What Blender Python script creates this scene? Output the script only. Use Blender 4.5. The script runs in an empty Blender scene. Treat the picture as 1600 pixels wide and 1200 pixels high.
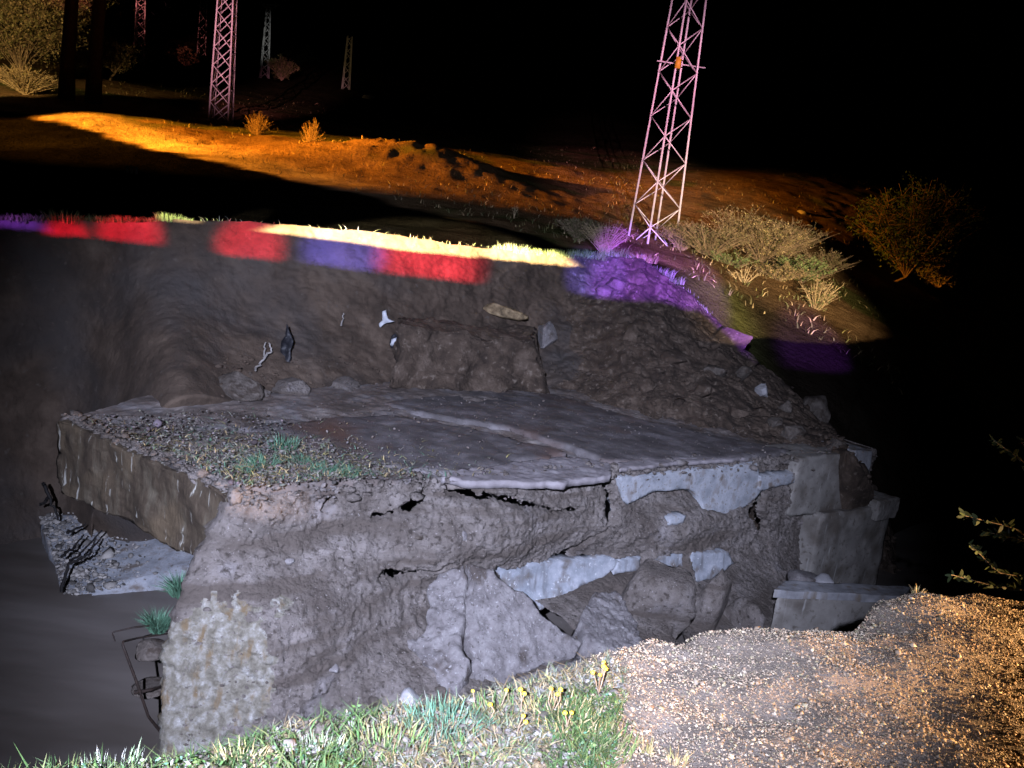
import bpy, math, random
import numpy as np
from mathutils import Vector, Matrix
from mathutils.geometry import delaunay_2d_cdt
random.seed(7); RNG = np.random.default_rng(7)
sc = bpy.context.scene
COL = sc.collection

# ------------------------------------------------------------------ camera
F = 1200.0; EYE = np.array([0.0, 0.0, 1.65])
_p = math.radians(10.5); _r = math.radians(7.2)
FW = np.array([0, math.cos(_p), -math.sin(_p)])
_r0 = np.array([1.0, 0, 0]); _u0 = np.array([0, math.sin(_p), math.cos(_p)])
RT = math.cos(_r) * _r0 + math.sin(_r) * _u0
UP = math.cos(_r) * _u0 - math.sin(_r) * _r0
cd = bpy.data.cameras.new('camera'); cam = bpy.data.objects.new('camera', cd); COL.objects.link(cam)
cd.sensor_width = 36; cd.lens = 27.0; cd.clip_start = 0.05; cd.clip_end = 3000
cam.matrix_world = Matrix(((RT[0], UP[0], -FW[0], EYE[0]), (RT[1], UP[1], -FW[1], EYE[1]),
                           (RT[2], UP[2], -FW[2], EYE[2]), (0, 0, 0, 1)))
sc.camera = cam

# ------------------------------------------------------------------ night sky and moon
w = bpy.data.worlds.new('World'); sc.world = w; w.use_nodes = True
wn = w.node_tree.nodes; bg = wn['Background']
sky = wn.new('ShaderNodeTexSky'); sky.sky_type = 'NISHITA'; sky.sun_disc = False
sky.sun_elevation = math.radians(-6); sky.sun_rotation = math.radians(200)
w.node_tree.links.new(sky.outputs[0], bg.inputs[0]); bg.inputs[1].default_value = 0.012
sl = bpy.data.lights.new('sun', 'SUN'); so = bpy.data.objects.new('sun', sl); COL.objects.link(so)
sl.energy = 0.003; sl.angle = math.radians(0.5); sl.color = (1, .95, .9); so.rotation_euler = (math.radians(50), 0, math.radians(20))
vs = sc.view_settings
vs.view_transform = 'Standard'; vs.look = 'None'; vs.exposure = 0; vs.gamma = 1; vs.use_curve_mapping = False

# ------------------------------------------------------------------ pixel rays -> world points
def ray(x, y): return FW + (x - 800) / F * RT - (y - 600) / F * UP
def at(x, y, Y):
    d = ray(x, y); return EYE + d * (Y / d[1])
def onz(x, y, z):
    d = ray(x, y); return EYE + d * ((z - EYE[2]) / d[2])

# ------------------------------------------------------------------ lamps behind the camera (torch, headlights, beacons)
def spot(name, loc, target, power, color, deg, blend=.2, size=.05):
    l = bpy.data.lights.new(name, 'SPOT'); o = bpy.data.objects.new(name, l); COL.objects.link(o)
    l.energy = power; l.color = color; l.spot_size = math.radians(deg); l.spot_blend = blend
    l.shadow_soft_size = size
    loc = Vector(loc); o.location = loc
    o.rotation_euler = (Vector(target) - loc).to_track_quat('-Z', 'Y').to_euler()
    return o
# hand torch held by someone on the crest behind the photographer
spot('torch', (-.65, -2.1, 2.95), at(665, 705, 8.2), 17500, (.66, .72, 1.0), 59, .9, size=.03)
# warm work light standing on the right shoulder, raking over the gravel
spot('work_light', (7.6, 2.0, .95), (2.5, 2.75, 0), 11500, (1.0, .57, .24), 44, .6, size=.08)
# car headlights on the near road (cut off below by the crest of the road)
spot('headlight_and_fill', (3.0, -30, 2.15), (-.16, 0.0, -2.02), 3800000, (1.0, .76, .36), 15.6, .06, size=.06)
spot('headlight_and_fill', (4.2, -30, 2.15), at(1180, 390, 26), 380000, (1.0, .72, .42), 10.5, 1, size=.06)
spot('headlight_and_fill', (2.2, -30, 2.15), at(278, 335, 12), 900000, (1.0, .80, .45), .95, .4, size=.06)  # extra pencil beam, added only to brighten a grass tuft on the far bank
# police light bar heads
BAR = 2.85
def head(name, x0, tpx, tpy, tY, power, color, deg, blend=.8, z=BAR):
    spot(name, (x0, -30, z), at(tpx, tpy, tY), power * 4.6, color, deg * 1.15, blend, size=.10)
RED = (1.0, .0, .03); BLU = (.15, .12, 1.0); PUR = (.30, .07, 1.0)
head('beacon_red', -1.0, 672, 405, 13.8, 200000, RED, 2.5)
head('beacon_red', -1.4, 392, 385, 12.4, 140000, RED, 1.4)
head('beacon_red', -2.0, 188, 372, 11.6, 140000, RED, 1.5)
head('beacon_red', -2.2, 82, 372, 11.4, 140000, RED, .72)
head('beacon_blue', -.4, 535, 395, 13.0, 120000, BLU, 1.8, .7)
head('beacon_blue', -.6, 5, 372, 11.2, 80000, PUR, 1.2)
head('beacon_blue', 1.0, 1050, 460, 16.8, 150000, PUR, 4.4, .5, BAR)
head('beacon_blue', 1.2, 930, 430, 16.3, 90000, BLU, 1.6, .5, BAR)
head('beacon_blue', 1.4, 1290, 550, 18.6, 60000, PUR, 2.6, .8, BAR)
# pale and pink flashes that reach the lattice pylons
spot('beacon_white', (1.8, -30, 3.2), at(1040, 180, 28), 230000, (1.0, .50, .72), 9.5, 1)
spot('beacon_red', (2.0, -30, 3.2), at(1040, 170, 28), 45000, (1.0, .05, .12), 6.5, 1)
spot('beacon_white', (-1.8, -30, 3.4), at(352, 70, 44), 330000, (1.0, .40, .50), 6.0, 1)
spot('beacon_white', (-1.9, -30, 3.4), at(225, 20, 75), 700000, (1.0, .26, .24), 4.0, 1)
spot('beacon_white', (-1.7, -30, 3.4), at(417, 60, 100), 200000, (.8, .8, .75), 3.0, 1)
# amber beacon of a truck parked out of frame beyond the washout
AMB = (1.0, .33, .022)
spot('amber_beacon', (-36, 22, 8.0), at(190, 215, 34), 230000, AMB, 26, .6, size=.15)
spot('amber_beacon', (-36, 21.8, 8.2), at(560, 262, 33), 140000, AMB, 24, .7, size=.15)
spot('amber_beacon', (-36, 21.6, 8.4), at(1000, 262, 42), 55000, AMB, 30, .8, size=.15)
spot('amber_beacon', (-26.5, 27, 7.6), at(40, 60, 46), 15000, (1.0, .66, .26), 34, .4, size=.15)

# ------------------------------------------------------------------ numpy noise
def _hash(ix, iy, iz, seed):
    h = (ix * 374761393 + iy * 668265263 + iz * 2147483647 % 4294967296 * 1274126177 + seed * 974634777) & 0xFFFFFFFF
    h = ((h ^ (h >> 13)) * 1274126177) & 0xFFFFFFFF
    h = ((h ^ (h >> 16)) * 2246822519) & 0xFFFFFFFF
    return ((h ^ (h >> 15)) & 0xFFFFFF) / float(0xFFFFFF)
def vnoise(P, seed=0):
    P = np.asarray(P, float); i = np.floor(P).astype(np.int64); f = P - i; f = f * f * f * (f * (f * 6 - 15) + 10)
    r = 0
    for a in (0, 1):
        for b in (0, 1):
            for c in (0, 1):
                wgt = (f[..., 0] if a else 1 - f[..., 0]) * (f[..., 1] if b else 1 - f[..., 1]) * (f[..., 2] if c else 1 - f[..., 2])
                r = r + wgt * _hash(i[..., 0] + a, i[..., 1] + b, (i[..., 2] + c) * 2654435 + 11, seed)
    return r * 2 - 1
def fbm(P, scale, octv=5, gain=.5, seed=0):
    P = np.asarray(P, float) * scale; a = 1; s = 0; t = 0
    for k in range(octv):
        s = s + a * vnoise(P + k * 17.3, seed + k); t += a; a *= gain; P = P * 2.03
    return s / t
def ridged(P, scale, octv=4, seed=0):
    P = np.asarray(P, float) * scale; a = 1; s = 0; t = 0
    for k in range(octv):
        s = s + a * (1 - np.abs(vnoise(P + k * 11.7, seed + k))); t += a; a *= .5; P = P * 2.1
    return s / t
def worley(P, scale, seed=0):
    P = np.asarray(P, float) * scale; i = np.floor(P).astype(np.int64); best = np.full(len(P), 9.)
    for a in (-1, 0, 1):
        for b in (-1, 0, 1):
            for c in (-1, 0, 1):
                x, y, z = i[:, 0] + a, i[:, 1] + b, (i[:, 2] + c); zz = z * 2654435 + 11
                d = (x + _hash(x, y, zz, seed) - P[:, 0]) ** 2 + (y + _hash(x, y, zz, seed + 5) - P[:, 1]) ** 2 + (z + _hash(x, y, zz, seed + 9) - P[:, 2]) ** 2
                best = np.minimum(best, d)
    return np.sqrt(best)
def sstep(x, a, b):
    t = np.clip((x - a) / (b - a), 0, 1); return t * t * (3 - 2 * t)

# ------------------------------------------------------------------ mesh helpers
def newmesh(name, V, Fc, mat=None, smooth=True, colors=None):
    me = bpy.data.meshes.new(name)
    V = np.asarray(V, np.float32); Fc = np.asarray(Fc, np.int32); n, k = Fc.shape
    me.vertices.add(len(V)); me.vertices.foreach_set('co', V.ravel())
    me.loops.add(n * k); me.loops.foreach_set('vertex_index', Fc.ravel())
    me.polygons.add(n); me.polygons.foreach_set('loop_start', np.arange(0, n * k, k, dtype=np.int32))
    me.polygons.foreach_set('loop_total', np.full(n, k, np.int32))
    me.update(calc_edges=True); me.validate()
    if smooth: me.polygons.foreach_set('use_smooth', np.ones(len(me.polygons), bool))
    if colors is not None:
        ca = me.color_attributes.new('tint', 'FLOAT_COLOR', 'POINT')
        c4 = np.ones((len(V), 4), np.float32); c4[:, :3] = colors; ca.data.foreach_set('color', c4.ravel())
    if mat: me.materials.append(mat)
    return me
def link(name, me, parent=None):
    o = bpy.data.objects.new(name, me); COL.objects.link(o)
    if parent: o.parent = parent
    return o
def mk(name, V, Fc, mat, parent=None, smooth=True, colors=None):
    return link(name, newmesh(name, V, Fc, mat, smooth, colors), parent)
def tag(o, label=None, cat=None, group=None, kind=None):
    if label: o['label'] = label
    if cat: o['category'] = cat
    if group: o['group'] = group
    if kind: o['kind'] = kind
    return o
def thing(name, label, cat, loc=(0, 0, 0), group=None):
    o = bpy.data.objects.new(name, None); COL.objects.link(o); o.location = [float(v) for v in loc]; o.empty_display_size = .1
    return tag(o, label, cat, group)
def under(o, parent):
    """parent a mesh whose vertices are in world coordinates"""
    o.parent = parent; m = Matrix.Identity(4); q = parent
    loc = Vector((0, 0, 0))
    while q: loc += q.location; q = q.parent
    o.location = -loc if parent.parent is None else -loc
    return o
def gridfaces(nu, nv):
    a = np.arange(nu * nv).reshape(nu, nv)
    return np.stack([a[:-1, :-1], a[1:, :-1], a[1:, 1:], a[:-1, 1:]], -1).reshape(-1, 4)

# ------------------------------------------------------------------ materials
def mat(name, cols, scale=3, detail=8, rough=.9, bump=.5, bscale=30, bdist=.02, spec=.25, speck=None, stretch=None, metal=0,
        attr=None, streak=None, patch=None):
    m = bpy.data.materials.new(name); m.use_nodes = True; nt = m.node_tree; N = nt.nodes; L = nt.links
    b = N['Principled BSDF']; b.inputs['Roughness'].default_value = rough; b.inputs['Metallic'].default_value = metal
    b.inputs['Specular IOR Level'].default_value = spec
    tc = N.new('ShaderNodeTexCoord'); src = tc.outputs['Object']
    if stretch:
        mp = N.new('ShaderNodeMapping'); mp.inputs['Scale'].default_value = stretch; L.new(src, mp.inputs[0]); vec = mp.outputs[0]
    else: vec = src
    n1 = N.new('ShaderNodeTexNoise'); n1.inputs['Scale'].default_value = scale; n1.inputs['Detail'].default_value = detail
    n1.inputs['Roughness'].default_value = .65; L.new(vec, n1.inputs['Vector'])
    cr = N.new('ShaderNodeValToRGB'); cr.color_ramp.interpolation = 'LINEAR'
    el = cr.color_ramp.elements
    while len(el) > 1: el.remove(el[0])
    for i, (p, c) in enumerate(cols):
        e = el[0] if i == 0 else el.new(p)
        e.position = p; e.color = (*c, 1)
    L.new(n1.outputs['Fac'], cr.inputs[0]); col = cr.outputs[0]
    def mix(a, c2, fac, blend='MIX'):
        x = N.new('ShaderNodeMix'); x.data_type = 'RGBA'; x.blend_type = blend
        L.new(fac, x.inputs[0]); L.new(a, x.inputs[6])
        if hasattr(c2, 'links'): L.new(c2, x.inputs[7])
        else: x.inputs[7].default_value = (*c2, 1)
        return x.outputs[2]
    def noisefac(sc_, lo, hi, st=None, det=4):
        n = N.new('ShaderNodeTexNoise'); n.inputs['Scale'].default_value = sc_; n.inputs['Detail'].default_value = det
        if st:
            mp = N.new('ShaderNodeMapping'); mp.inputs['Scale'].default_value = st; L.new(src, mp.inputs[0]); L.new(mp.outputs[0], n.inputs['Vector'])
        else: L.new(src, n.inputs['Vector'])
        mr = N.new('ShaderNodeMapRange'); mr.inputs[1].default_value = lo; mr.inputs[2].default_value = hi
        L.new(n.outputs['Fac'], mr.inputs[0]); return mr.outputs[0]
    for pt in (patch if isinstance(patch, list) else [patch] if patch else []): col = mix(col, pt[0], noisefac(pt[1], pt[2], pt[3], None, pt[4] if len(pt) > 4 else 4))
    if streak: col = mix(col, streak[0], noisefac(streak[1], streak[2], streak[3], streak[4]))
    if speck:
        v = N.new('ShaderNodeTexVoronoi'); v.inputs['Scale'].default_value = speck[1]; L.new(src, v.inputs['Vector'])
        mr = N.new('ShaderNodeMapRange'); mr.inputs[1].default_value = speck[2]; mr.inputs[2].default_value = speck[2] * .6
        L.new(v.outputs['Distance'], mr.inputs[0])
        sp = N.new('ShaderNodeMath'); sp.operation = 'GREATER_THAN'; sp.inputs[1].default_value = speck[3] if len(speck) > 3 else .6
        sx = N.new('ShaderNodeSeparateColor'); L.new(v.outputs['Color'], sx.inputs[0]); L.new(sx.outputs[0], sp.inputs[0])
        mu = N.new('ShaderNodeMath'); mu.operation = 'MULTIPLY'; L.new(mr.outputs[0], mu.inputs[0]); L.new(sp.outputs[0], mu.inputs[1])
        col = mix(col, speck[0], mu.outputs[0])
    if attr:
        an = N.new('ShaderNodeAttribute'); an.attribute_name = 'tint'
        one = N.new('ShaderNodeValue'); one.outputs[0].default_value = 1
        col = mix(col, an.outputs['Color'], one.outputs[0], 'MULTIPLY')
    L.new(col, b.inputs['Base Color'])
    if bump:
        n2 = N.new('ShaderNodeTexNoise'); n2.inputs['Scale'].default_value = bscale; n2.inputs['Detail'].default_value = 10
        n2.inputs['Roughness'].default_value = .7; L.new(vec, n2.inputs['Vector'])
        bp = N.new('ShaderNodeBump'); bp.inputs['Strength'].default_value = bump; bp.inputs['Distance'].default_value = bdist
        L.new(n2.outputs['Fac'], bp.inputs['Height']); L.new(bp.outputs[0], b.inputs['Normal'])
    return m
M = {}
M['mud'] = mat('mud', [(.26, (.070, .056, .046)), (.46, (.142, .122, .108)), (.66, (.215, .190, .174))], 3.4, 14, .9, 1.0, 22, .05, patch=[((.085, .070, .060), 1.1, .52, .70), ((.24, .22, .215), 2.0, .60, .74, 8), ((.055, .045, .038), 17, .54, .68, 6), ((.27, .245, .23), 38, .64, .72, 3)],
               streak=((.095, .078, .066), 1.1, .50, .60, (.45, .45, 4.5)))
M['bank'] = mat('bank_soil', [(.3, (.030, .022, .016)), (.5, (.066, .047, .034)), (.7, (.112, .082, .060))], 1.6, 10, .92, .8, 22, .03, patch=[((.054, .047, .043), .55, .48, .68), ((.085, .070, .058), 9, .64, .74, 6)])
M['mound'] = mat('mound_soil', [(.3, (.026, .019, .015)), (.5, (.066, .047, .034)), (.7, (.13, .098, .075))], 3.0, 12, .92, 1.0, 18, .05, patch=[((.15, .12, .095), 12, .60, .70, 6)])
M['deck'] = mat('deck_mud', [(.3, (.060, .048, .040)), (.5, (.125, .102, .090)), (.68, (.26, .23, .21))], 1.7, 10, .8, .6, 40, .015,
                stretch=(1.0, 1.0, 1.0), patch=((.16, .15, .15), 2.2, .5, .72))
M['asphalt'] = mat('old_asphalt', [(.3, (.055, .048, .048)), (.5, (.10, .09, .09)), (.72, (.20, .185, .19))], 2.2, 12, .75, .6, 50, .015, patch=((.105, .058, .042), .7, .56, .72))
M['asphalt_edge'] = mat('pale_asphalt', [(.3, (.13, .115, .115)), (.55, (.21, .19, .195)), (.75, (.30, .28, .285))], 3.5, 9, .85, .5, 50, .012)
M['concrete'] = mat('concrete', [(.3, (.15, .15, .155)), (.55, (.27, .27, .28)), (.75, (.40, .40, .41))], 4, 10, .9, .6, 45, .01,
                    streak=((.16, .13, .10), 3.0, .52, .7, (3, 3, .5)))
M['pale_concrete'] = mat('limewashed_concrete', [(.3, (.16, .17, .185)), (.5, (.255, .265, .285)), (.72, (.37, .38, .40))], 5, 12, .9, .7, 40, .012, patch=[((.14, .12, .105), 5, .56, .66, 8), ((.15, .13, .115), 30, .60, .70, 4)],
                         streak=((.20, .19, .19), 4.0, .56, .68, (2, 2, 1.2)))
M['blue_concrete'] = mat('wet_concrete', [(.3, (.15, .165, .185)), (.5, (.24, .255, .28)), (.72, (.36, .37, .40))], 5, 10, .8, .5, 45, .01,
                         streak=((.12, .12, .125), 3.0, .54, .72, (3, 3, .5)), patch=[((.12, .105, .095), 4, .52, .66, 8), ((.40, .41, .43), 22, .62, .68, 5)])
M['mossy'] = mat('mossy_wall', [(.28, (.07, .062, .045)), (.47, (.145, .132, .105)), (.6, (.22, .21, .185)), (.78, (.42, .415, .40))], 12, 12, .92, .9, 32, .03,
                 streak=((.13, .095, .055), 5.0, .54, .66, (2, 2, .5)))
M['headwall'] = mat('stained_headwall', [(.28, (.022, .015, .010)), (.5, (.055, .040, .026)), (.7, (.10, .085, .060))], 3.5, 12, .8, .8, 18, .03,
                    stretch=(2.2, 2.2, .55), streak=((.34, .33, .29), 6.0, .63, .70, (3.2, 3.2, .26)), patch=((.085, .062, .038), 1.6, .52, .66))
M['endwall'] = mat('end_wall_concrete', [(.3, (.15, .137, .12)), (.55, (.22, .205, .185)), (.75, (.30, .28, .255))], 3, 10, .88, .5, 40, .012,
                   streak=((.30, .29, .27), 5, .63, .72, (3, 3, .35)), patch=[((.10, .085, .07), 1.8, .48, .64, 8), ((.11, .095, .08), 14, .56, .70, 6)])
M['rubble'] = mat('rubble_concrete', [(.3, (.10, .09, .088)), (.5, (.175, .160, .157)), (.7, (.25, .235, .23))], 6, 12, .92, 1.0, 50, .02,
                  patch=[((.075, .062, .055), 2.6, .58, .66, 6), ((.30, .29, .29), 34, .62, .70, 3), ((.085, .075, .07), 22, .60, .70, 4)])
M['stone'] = mat('stone', [(.3, (.055, .046, .039)), (.5, (.105, .089, .076)), (.7, (.17, .148, .13))], 7, 12, .95, 1.0, 30, .03, spec=.1, patch=[((.06, .047, .038), 9, .5, .62, 8)])
M['palestone'] = mat('pale_stone', [(.3, (.24, .235, .24)), (.7, (.40, .39, .40))], 6, 8, .85, .5, 40, .01)
M['tanstone'] = mat('tan_stone', [(.35, (.07, .05, .03)), (.55, (.22, .16, .09)), (.7, (.34, .26, .16))], 9, 8, .85, .8, 30, .02)
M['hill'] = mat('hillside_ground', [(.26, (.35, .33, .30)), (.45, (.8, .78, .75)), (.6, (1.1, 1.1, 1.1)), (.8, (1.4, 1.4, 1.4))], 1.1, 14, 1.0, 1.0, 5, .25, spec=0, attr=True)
M['road'] = mat('road_asphalt', [(.3, (.008, .008, .008)), (.7, (.018, .017, .017))], 3, 8, 1.0, .4, 50, .01, spec=0)
M['nearsoil'] = mat('shoulder_soil', [(.3, (.09, .072, .055)), (.5, (.15, .122, .098)), (.7, (.22, .185, .155))], 6, 10, .95, .9, 60, .02)
M['gravel'] = mat('gravel_stone', [(.3, (.75, .72, .70)), (.7, (1, 1, 1))], 60, 4, .85, .3, 150, .004, attr=True)
M['grass'] = mat('grass_blade', [(.3, (.8, .8, .8)), (.7, (1, 1, 1))], 20, 3, .7, 0, attr=True)
M['leaf'] = mat('leaf', [(.3, (.75, .75, .75)), (.7, (1, 1, 1))], 8, 3, .6, 0, attr=True)
M['twig'] = mat('twig', [(.3, (.16, .11, .07)), (.7, (.30, .23, .16))], 12, 4, .9, 0)
M['drytwig'] = mat('dry_twig', [(.3, (.30, .22, .12)), (.7, (.50, .40, .25))], 12, 4, .9, 0)
M['bark'] = mat('dark_bark', [(.3, (.018, .014, .011)), (.7, (.04, .032, .026))], 6, 6, .95, .6, 20, .03)
M['driftwood'] = mat('driftwood', [(.3, (.22, .20, .18)), (.7, (.38, .36, .34))], 9, 6, .85, .4, 40, .01)
M['blackwood'] = mat('wet_black_wood', [(.3, (.010, .009, .009)), (.7, (.022, .020, .019))], 9, 6, .7, .4, 40, .01)
M['steel'] = mat('galvanised_steel', [(.3, (.42, .42, .43)), (.7, (.62, .62, .63))], 4, 6, .5, 0, metal=.15, spec=.4)
M['rebar'] = mat('rusty_rebar', [(.3, (.012, .009, .008)), (.7, (.035, .022, .016))], 30, 5, .7, .3, 90, .004)
M['sign'] = mat('yellow_plate', [(.3, (.45, .25, .02)), (.7, (.55, .33, .03))], 5, 3, .5, 0)
M['cloth'] = mat('white_plastic', [(.3, (.30, .31, .34)), (.7, (.50, .51, .54))], 9, 4, .5, .2, 40, .01)
M['blackcloth'] = mat('black_plastic', [(.3, (.008, .008, .010)), (.7, (.02, .02, .024))], 9, 4, .5, .3, 30, .01)
M['petal'] = mat('yellow_petal', [(.3, (.75, .55, .03)), (.7, (.85, .68, .06))], 30, 3, .6, 0)
M['post'] = mat('white_post', [(.3, (.65, .65, .62)), (.7, (.78, .78, .75))], 9, 3, .6, 0)
# muddy flood water
def water_mat():
    m = bpy.data.materials.new('muddy_water'); m.use_nodes = True; nt = m.node_tree; N = nt.nodes; L = nt.links
    b = N['Principled BSDF']; b.inputs['Roughness'].default_value = .38; b.inputs['Specular IOR Level'].default_value = .35
    tc = N.new('ShaderNodeTexCoord'); mp = N.new('ShaderNodeMapping'); mp.inputs['Rotation'].default_value = (0, 0, math.radians(33))
    mp.inputs['Scale'].default_value = (.35, 1.4, 1); L.new(tc.outputs['Object'], mp.inputs[0])
    n = N.new('ShaderNodeTexNoise'); n.inputs['Scale'].default_value = 1.0; n.inputs['Detail'].default_value = 3; L.new(mp.outputs[0], n.inputs['Vector'])
    cr = N.new('ShaderNodeValToRGB'); e = cr.color_ramp.elements
    e[0].position = .3; e[0].color = (.080, .068, .058, 1); e[1].position = .72; e[1].color = (.155, .138, .125, 1)
    L.new(n.outputs['Fac'], cr.inputs[0]); L.new(cr.outputs[0], b.inputs['Base Color'])
    bp = N.new('ShaderNodeBump'); bp.inputs['Strength'].default_value = .25; bp.inputs['Distance'].default_value = .12
    L.new(n.outputs['Fac'], bp.inputs['Height']); L.new(bp.outputs[0], b.inputs['Normal'])
    return m
M['water'] = water_mat()

# ================================================================== THE CULVERT FRAME
O = np.array([-2.42, 6.82]); DV = np.array([.834, .551]); DV /= np.linalg.norm(DV); NV = np.array([DV[1], -DV[0]])
ZD = -1.0; ZW = -3.6
def W(s, z, o):
    """culvert frame (along, height, outward) -> world"""
    s, z, o = np.broadcast_arrays(np.asarray(s, float), np.asarray(z, float), np.asarray(o, float))
    return np.stack([O[0] + s * DV[0] + o * NV[0], O[1] + s * DV[1] + o * NV[1], z], -1)
def sto(P):
    P = np.asarray(P, float); q = P[..., :2] - O
    return q @ DV, q @ NV
def face_off(s, z):
    """outward slump of the soil against the culvert wall, without fine noise"""
    h = np.clip((ZD - z) / 2.6, 0, 1.2)
    o = .04 + .95 * h ** 1.25
    o = o + .55 * np.exp(-((s - 0.2) / 1.1) ** 2) * sstep(z, -1.3, -2.0)          # lower left pier
    o = o + .30 * np.exp(-((s - 2.6) / .9) ** 2) * np.exp(-((z + 1.45) / .40) ** 2)   # bulge under the lip
    o = o - .34 * np.exp(-((s - 4.2) / 1.3) ** 2) * np.exp(-((z + 2.15) / .33) ** 2)   # undercut that bares the wall
    o = o * (1 - .72 * sstep(s, 7.6, 8.7))
    o = o - .25 * np.exp(-((s - 7.3) / .9) ** 2) * np.exp(-((z + 2.4) / .6) ** 2)
    o = o + 2.2 * sstep(z, -2.25, -3.5) * sstep(s, .5, 1.6) * sstep(s, 8.5, 6)
    o = o - .20 * np.exp(-((s - 5.6) / 1.0) ** 2) * np.exp(-((z + 1.35) / .25) ** 2)
    o = o + .22 * np.exp(-((s - 5.9) / .7) ** 2) * np.exp(-((z + 1.75) / .22) ** 2)
    return o
def onwall(px, py, proud=0.0):
    d = ray(px, py); ts = np.linspace(3, 22, 4000)
    P = EYE + d * ts[:, None]; s, o = sto(P)
    g = o - face_off(s, P[:, 2]) - proud
    k = int(np.argmax(g <= 0)); return P[k], float(s[k]), float(P[k, 2])
def onwalls(pts): return [onwall(*p)[1:] for p in pts]

def PYS(px, py): return onwall(px, py)[1] - .03
# ---- plates: an irregular outline in 2D, filled finely, given relief, broken edges and thickness
def plate(name, outline, mapf, thick, mat_, parent=None, step=.04, relief=.012, rscale=5, edge=.02, seed=0, jag=.02):
    poly = np.array(outline, float); pts = []
    n = len(poly)
    for i in range(n):
        a, b = poly[i], poly[(i + 1) % n]; L = np.linalg.norm(b - a); k = max(1, int(L / step))
        for j in range(k):
            q = a + (b - a) * j / k; nn = np.array([b[1] - a[1], a[0] - b[0]]) / max(L, 1e-6)
            pts.append(q + nn * jag * 2.0 * float(fbm(np.array([q[0], q[1], seed * 3.1]), 6, 3, seed=seed)))
    B = np.array(pts); nb = len(B)
    lo, hi = B.min(0), B.max(0)
    gx, gy = np.meshgrid(np.arange(lo[0], hi[0], step), np.arange(lo[1], hi[1], step), indexing='ij')
    G = np.stack([gx.ravel(), gy.ravel()], 1) + RNG.uniform(-.3, .3, (gx.size, 2)) * step
    ins = np.zeros(len(G), bool); j = nb - 1
    for i in range(nb):
        c = (B[i, 1] > G[:, 1]) != (B[j, 1] > G[:, 1])
        with np.errstate(divide='ignore', invalid='ignore'):
            xx = (B[j, 0] - B[i, 0]) * (G[:, 1] - B[i, 1]) / (B[j, 1] - B[i, 1]) + B[i, 0]
        ins ^= c & (G[:, 0] < xx); j = i
    G = G[ins]
    if len(G):
        dmin = np.min(np.linalg.norm(G[:, None] - B[None], axis=2), axis=1); G = G[dmin > step * .5]
    allp = np.vstack([B, G]) if len(G) else B
    vv, _, ff, *_ = delaunay_2d_cdt([Vector(p) for p in allp], [(i, (i + 1) % nb) for i in range(nb)], [list(range(nb))], 1, 1e-6)
    P2 = np.array([tuple(v) for v in vv]); tri = np.array([f for f in ff if len(f) == 3])
    d = np.min(np.linalg.norm(P2[:, None] - B[None], axis=2), axis=1)
    P3 = np.column_stack([P2, np.zeros(len(P2))])
    h = relief * (fbm(P3 + seed * 7.7, rscale, 5, .6, seed) + .6 * fbm(P3, rscale * 4, 3, .6, seed + 3)) - edge * (1 - sstep(d, 0, edge * 2.2))
    top = mapf(P2[:, 0], P2[:, 1], h)
    # boundary loop of the triangulation
    from collections import Counter
    ec = Counter(); dirs = {}
    for t in tri:
        for a, b in ((t[0], t[1]), (t[1], t[2]), (t[2], t[0])):
            ec[(min(a, b), max(a, b))] += 1; dirs[(min(a, b), max(a, b))] = (a, b)
    bnd = [dirs[e] for e, c in ec.items() if c == 1]
    nv = len(P2); back = mapf(P2[:, 0], P2[:, 1], h * 0 - thick)
    V = np.vstack([top, back]); Fs = [tuple(t) for t in tri] + [tuple(t[::-1] + nv) for t in tri]
    for a, b in bnd: Fs += [(b, a, a + nv), (b, a + nv, b + nv)]
    o = mk(name, V, np.array(Fs), mat_, None, smooth=True)
    if parent: under(o, parent)
    return o
def wallplate(name, pxs, proud, thick, mat_, parent=None, tilt=(0, 0), **k):
    pl = onwalls(pxs); c = np.mean(pl, 0)
    def f(a, b, h): return W(a, b, face_off(a, b) * (1 - k_flat) + k_flat * face_off(c[0], c[1]) + proud + h + tilt[0] * (a - c[0]) + tilt[1] * (b - c[1]))
    k_flat = k.pop('flat', .5)
    return plate(name, pl, f, thick, mat_, parent, **k)
def zplate(name, pxs, z, thick, mat_, parent=None, slope=(0, 0), **k):
    pl = [tuple(onz(x, y, z)[:2]) for x, y in pxs]; c = np.mean(pl, 0)
    def f(a, b, h): return np.stack([a, b, z + h + slope[0] * (a - c[0]) + slope[1] * (b - c[1])], -1)
    return plate(name, pl, f, thick, mat_, parent, **k)

def pxplate(name, pxs, anchors, thick, mat_, parent=None, lift=.12, **k):
    A_ = [onwall(a[0], a[1])[0] for a in anchors]; A_ = [p + (EYE - p) / np.linalg.norm(EYE - p) * (lift + (a[2] if len(a) > 2 else 0)) for p, a in zip(A_, anchors)]
    e1 = A_[1] - A_[0]; e1 /= np.linalg.norm(e1); nn = np.cross(e1, A_[2] - A_[0]); nn /= np.linalg.norm(nn)
    if nn @ (EYE - A_[0]) < 0: nn = -nn
    e2 = np.cross(nn, e1); pl = []
    for x, y in pxs:
        d = ray(x, y); t = ((A_[0] - EYE) @ nn) / (d @ nn); q = EYE + d * t - A_[0]; pl.append((q @ e1, q @ e2))
    def f(a, b, h): return A_[0] + a[:, None] * e1 + b[:, None] * e2 + h[:, None] * nn
    return plate(name, pl, f, thick, mat_, parent, **k)
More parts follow.
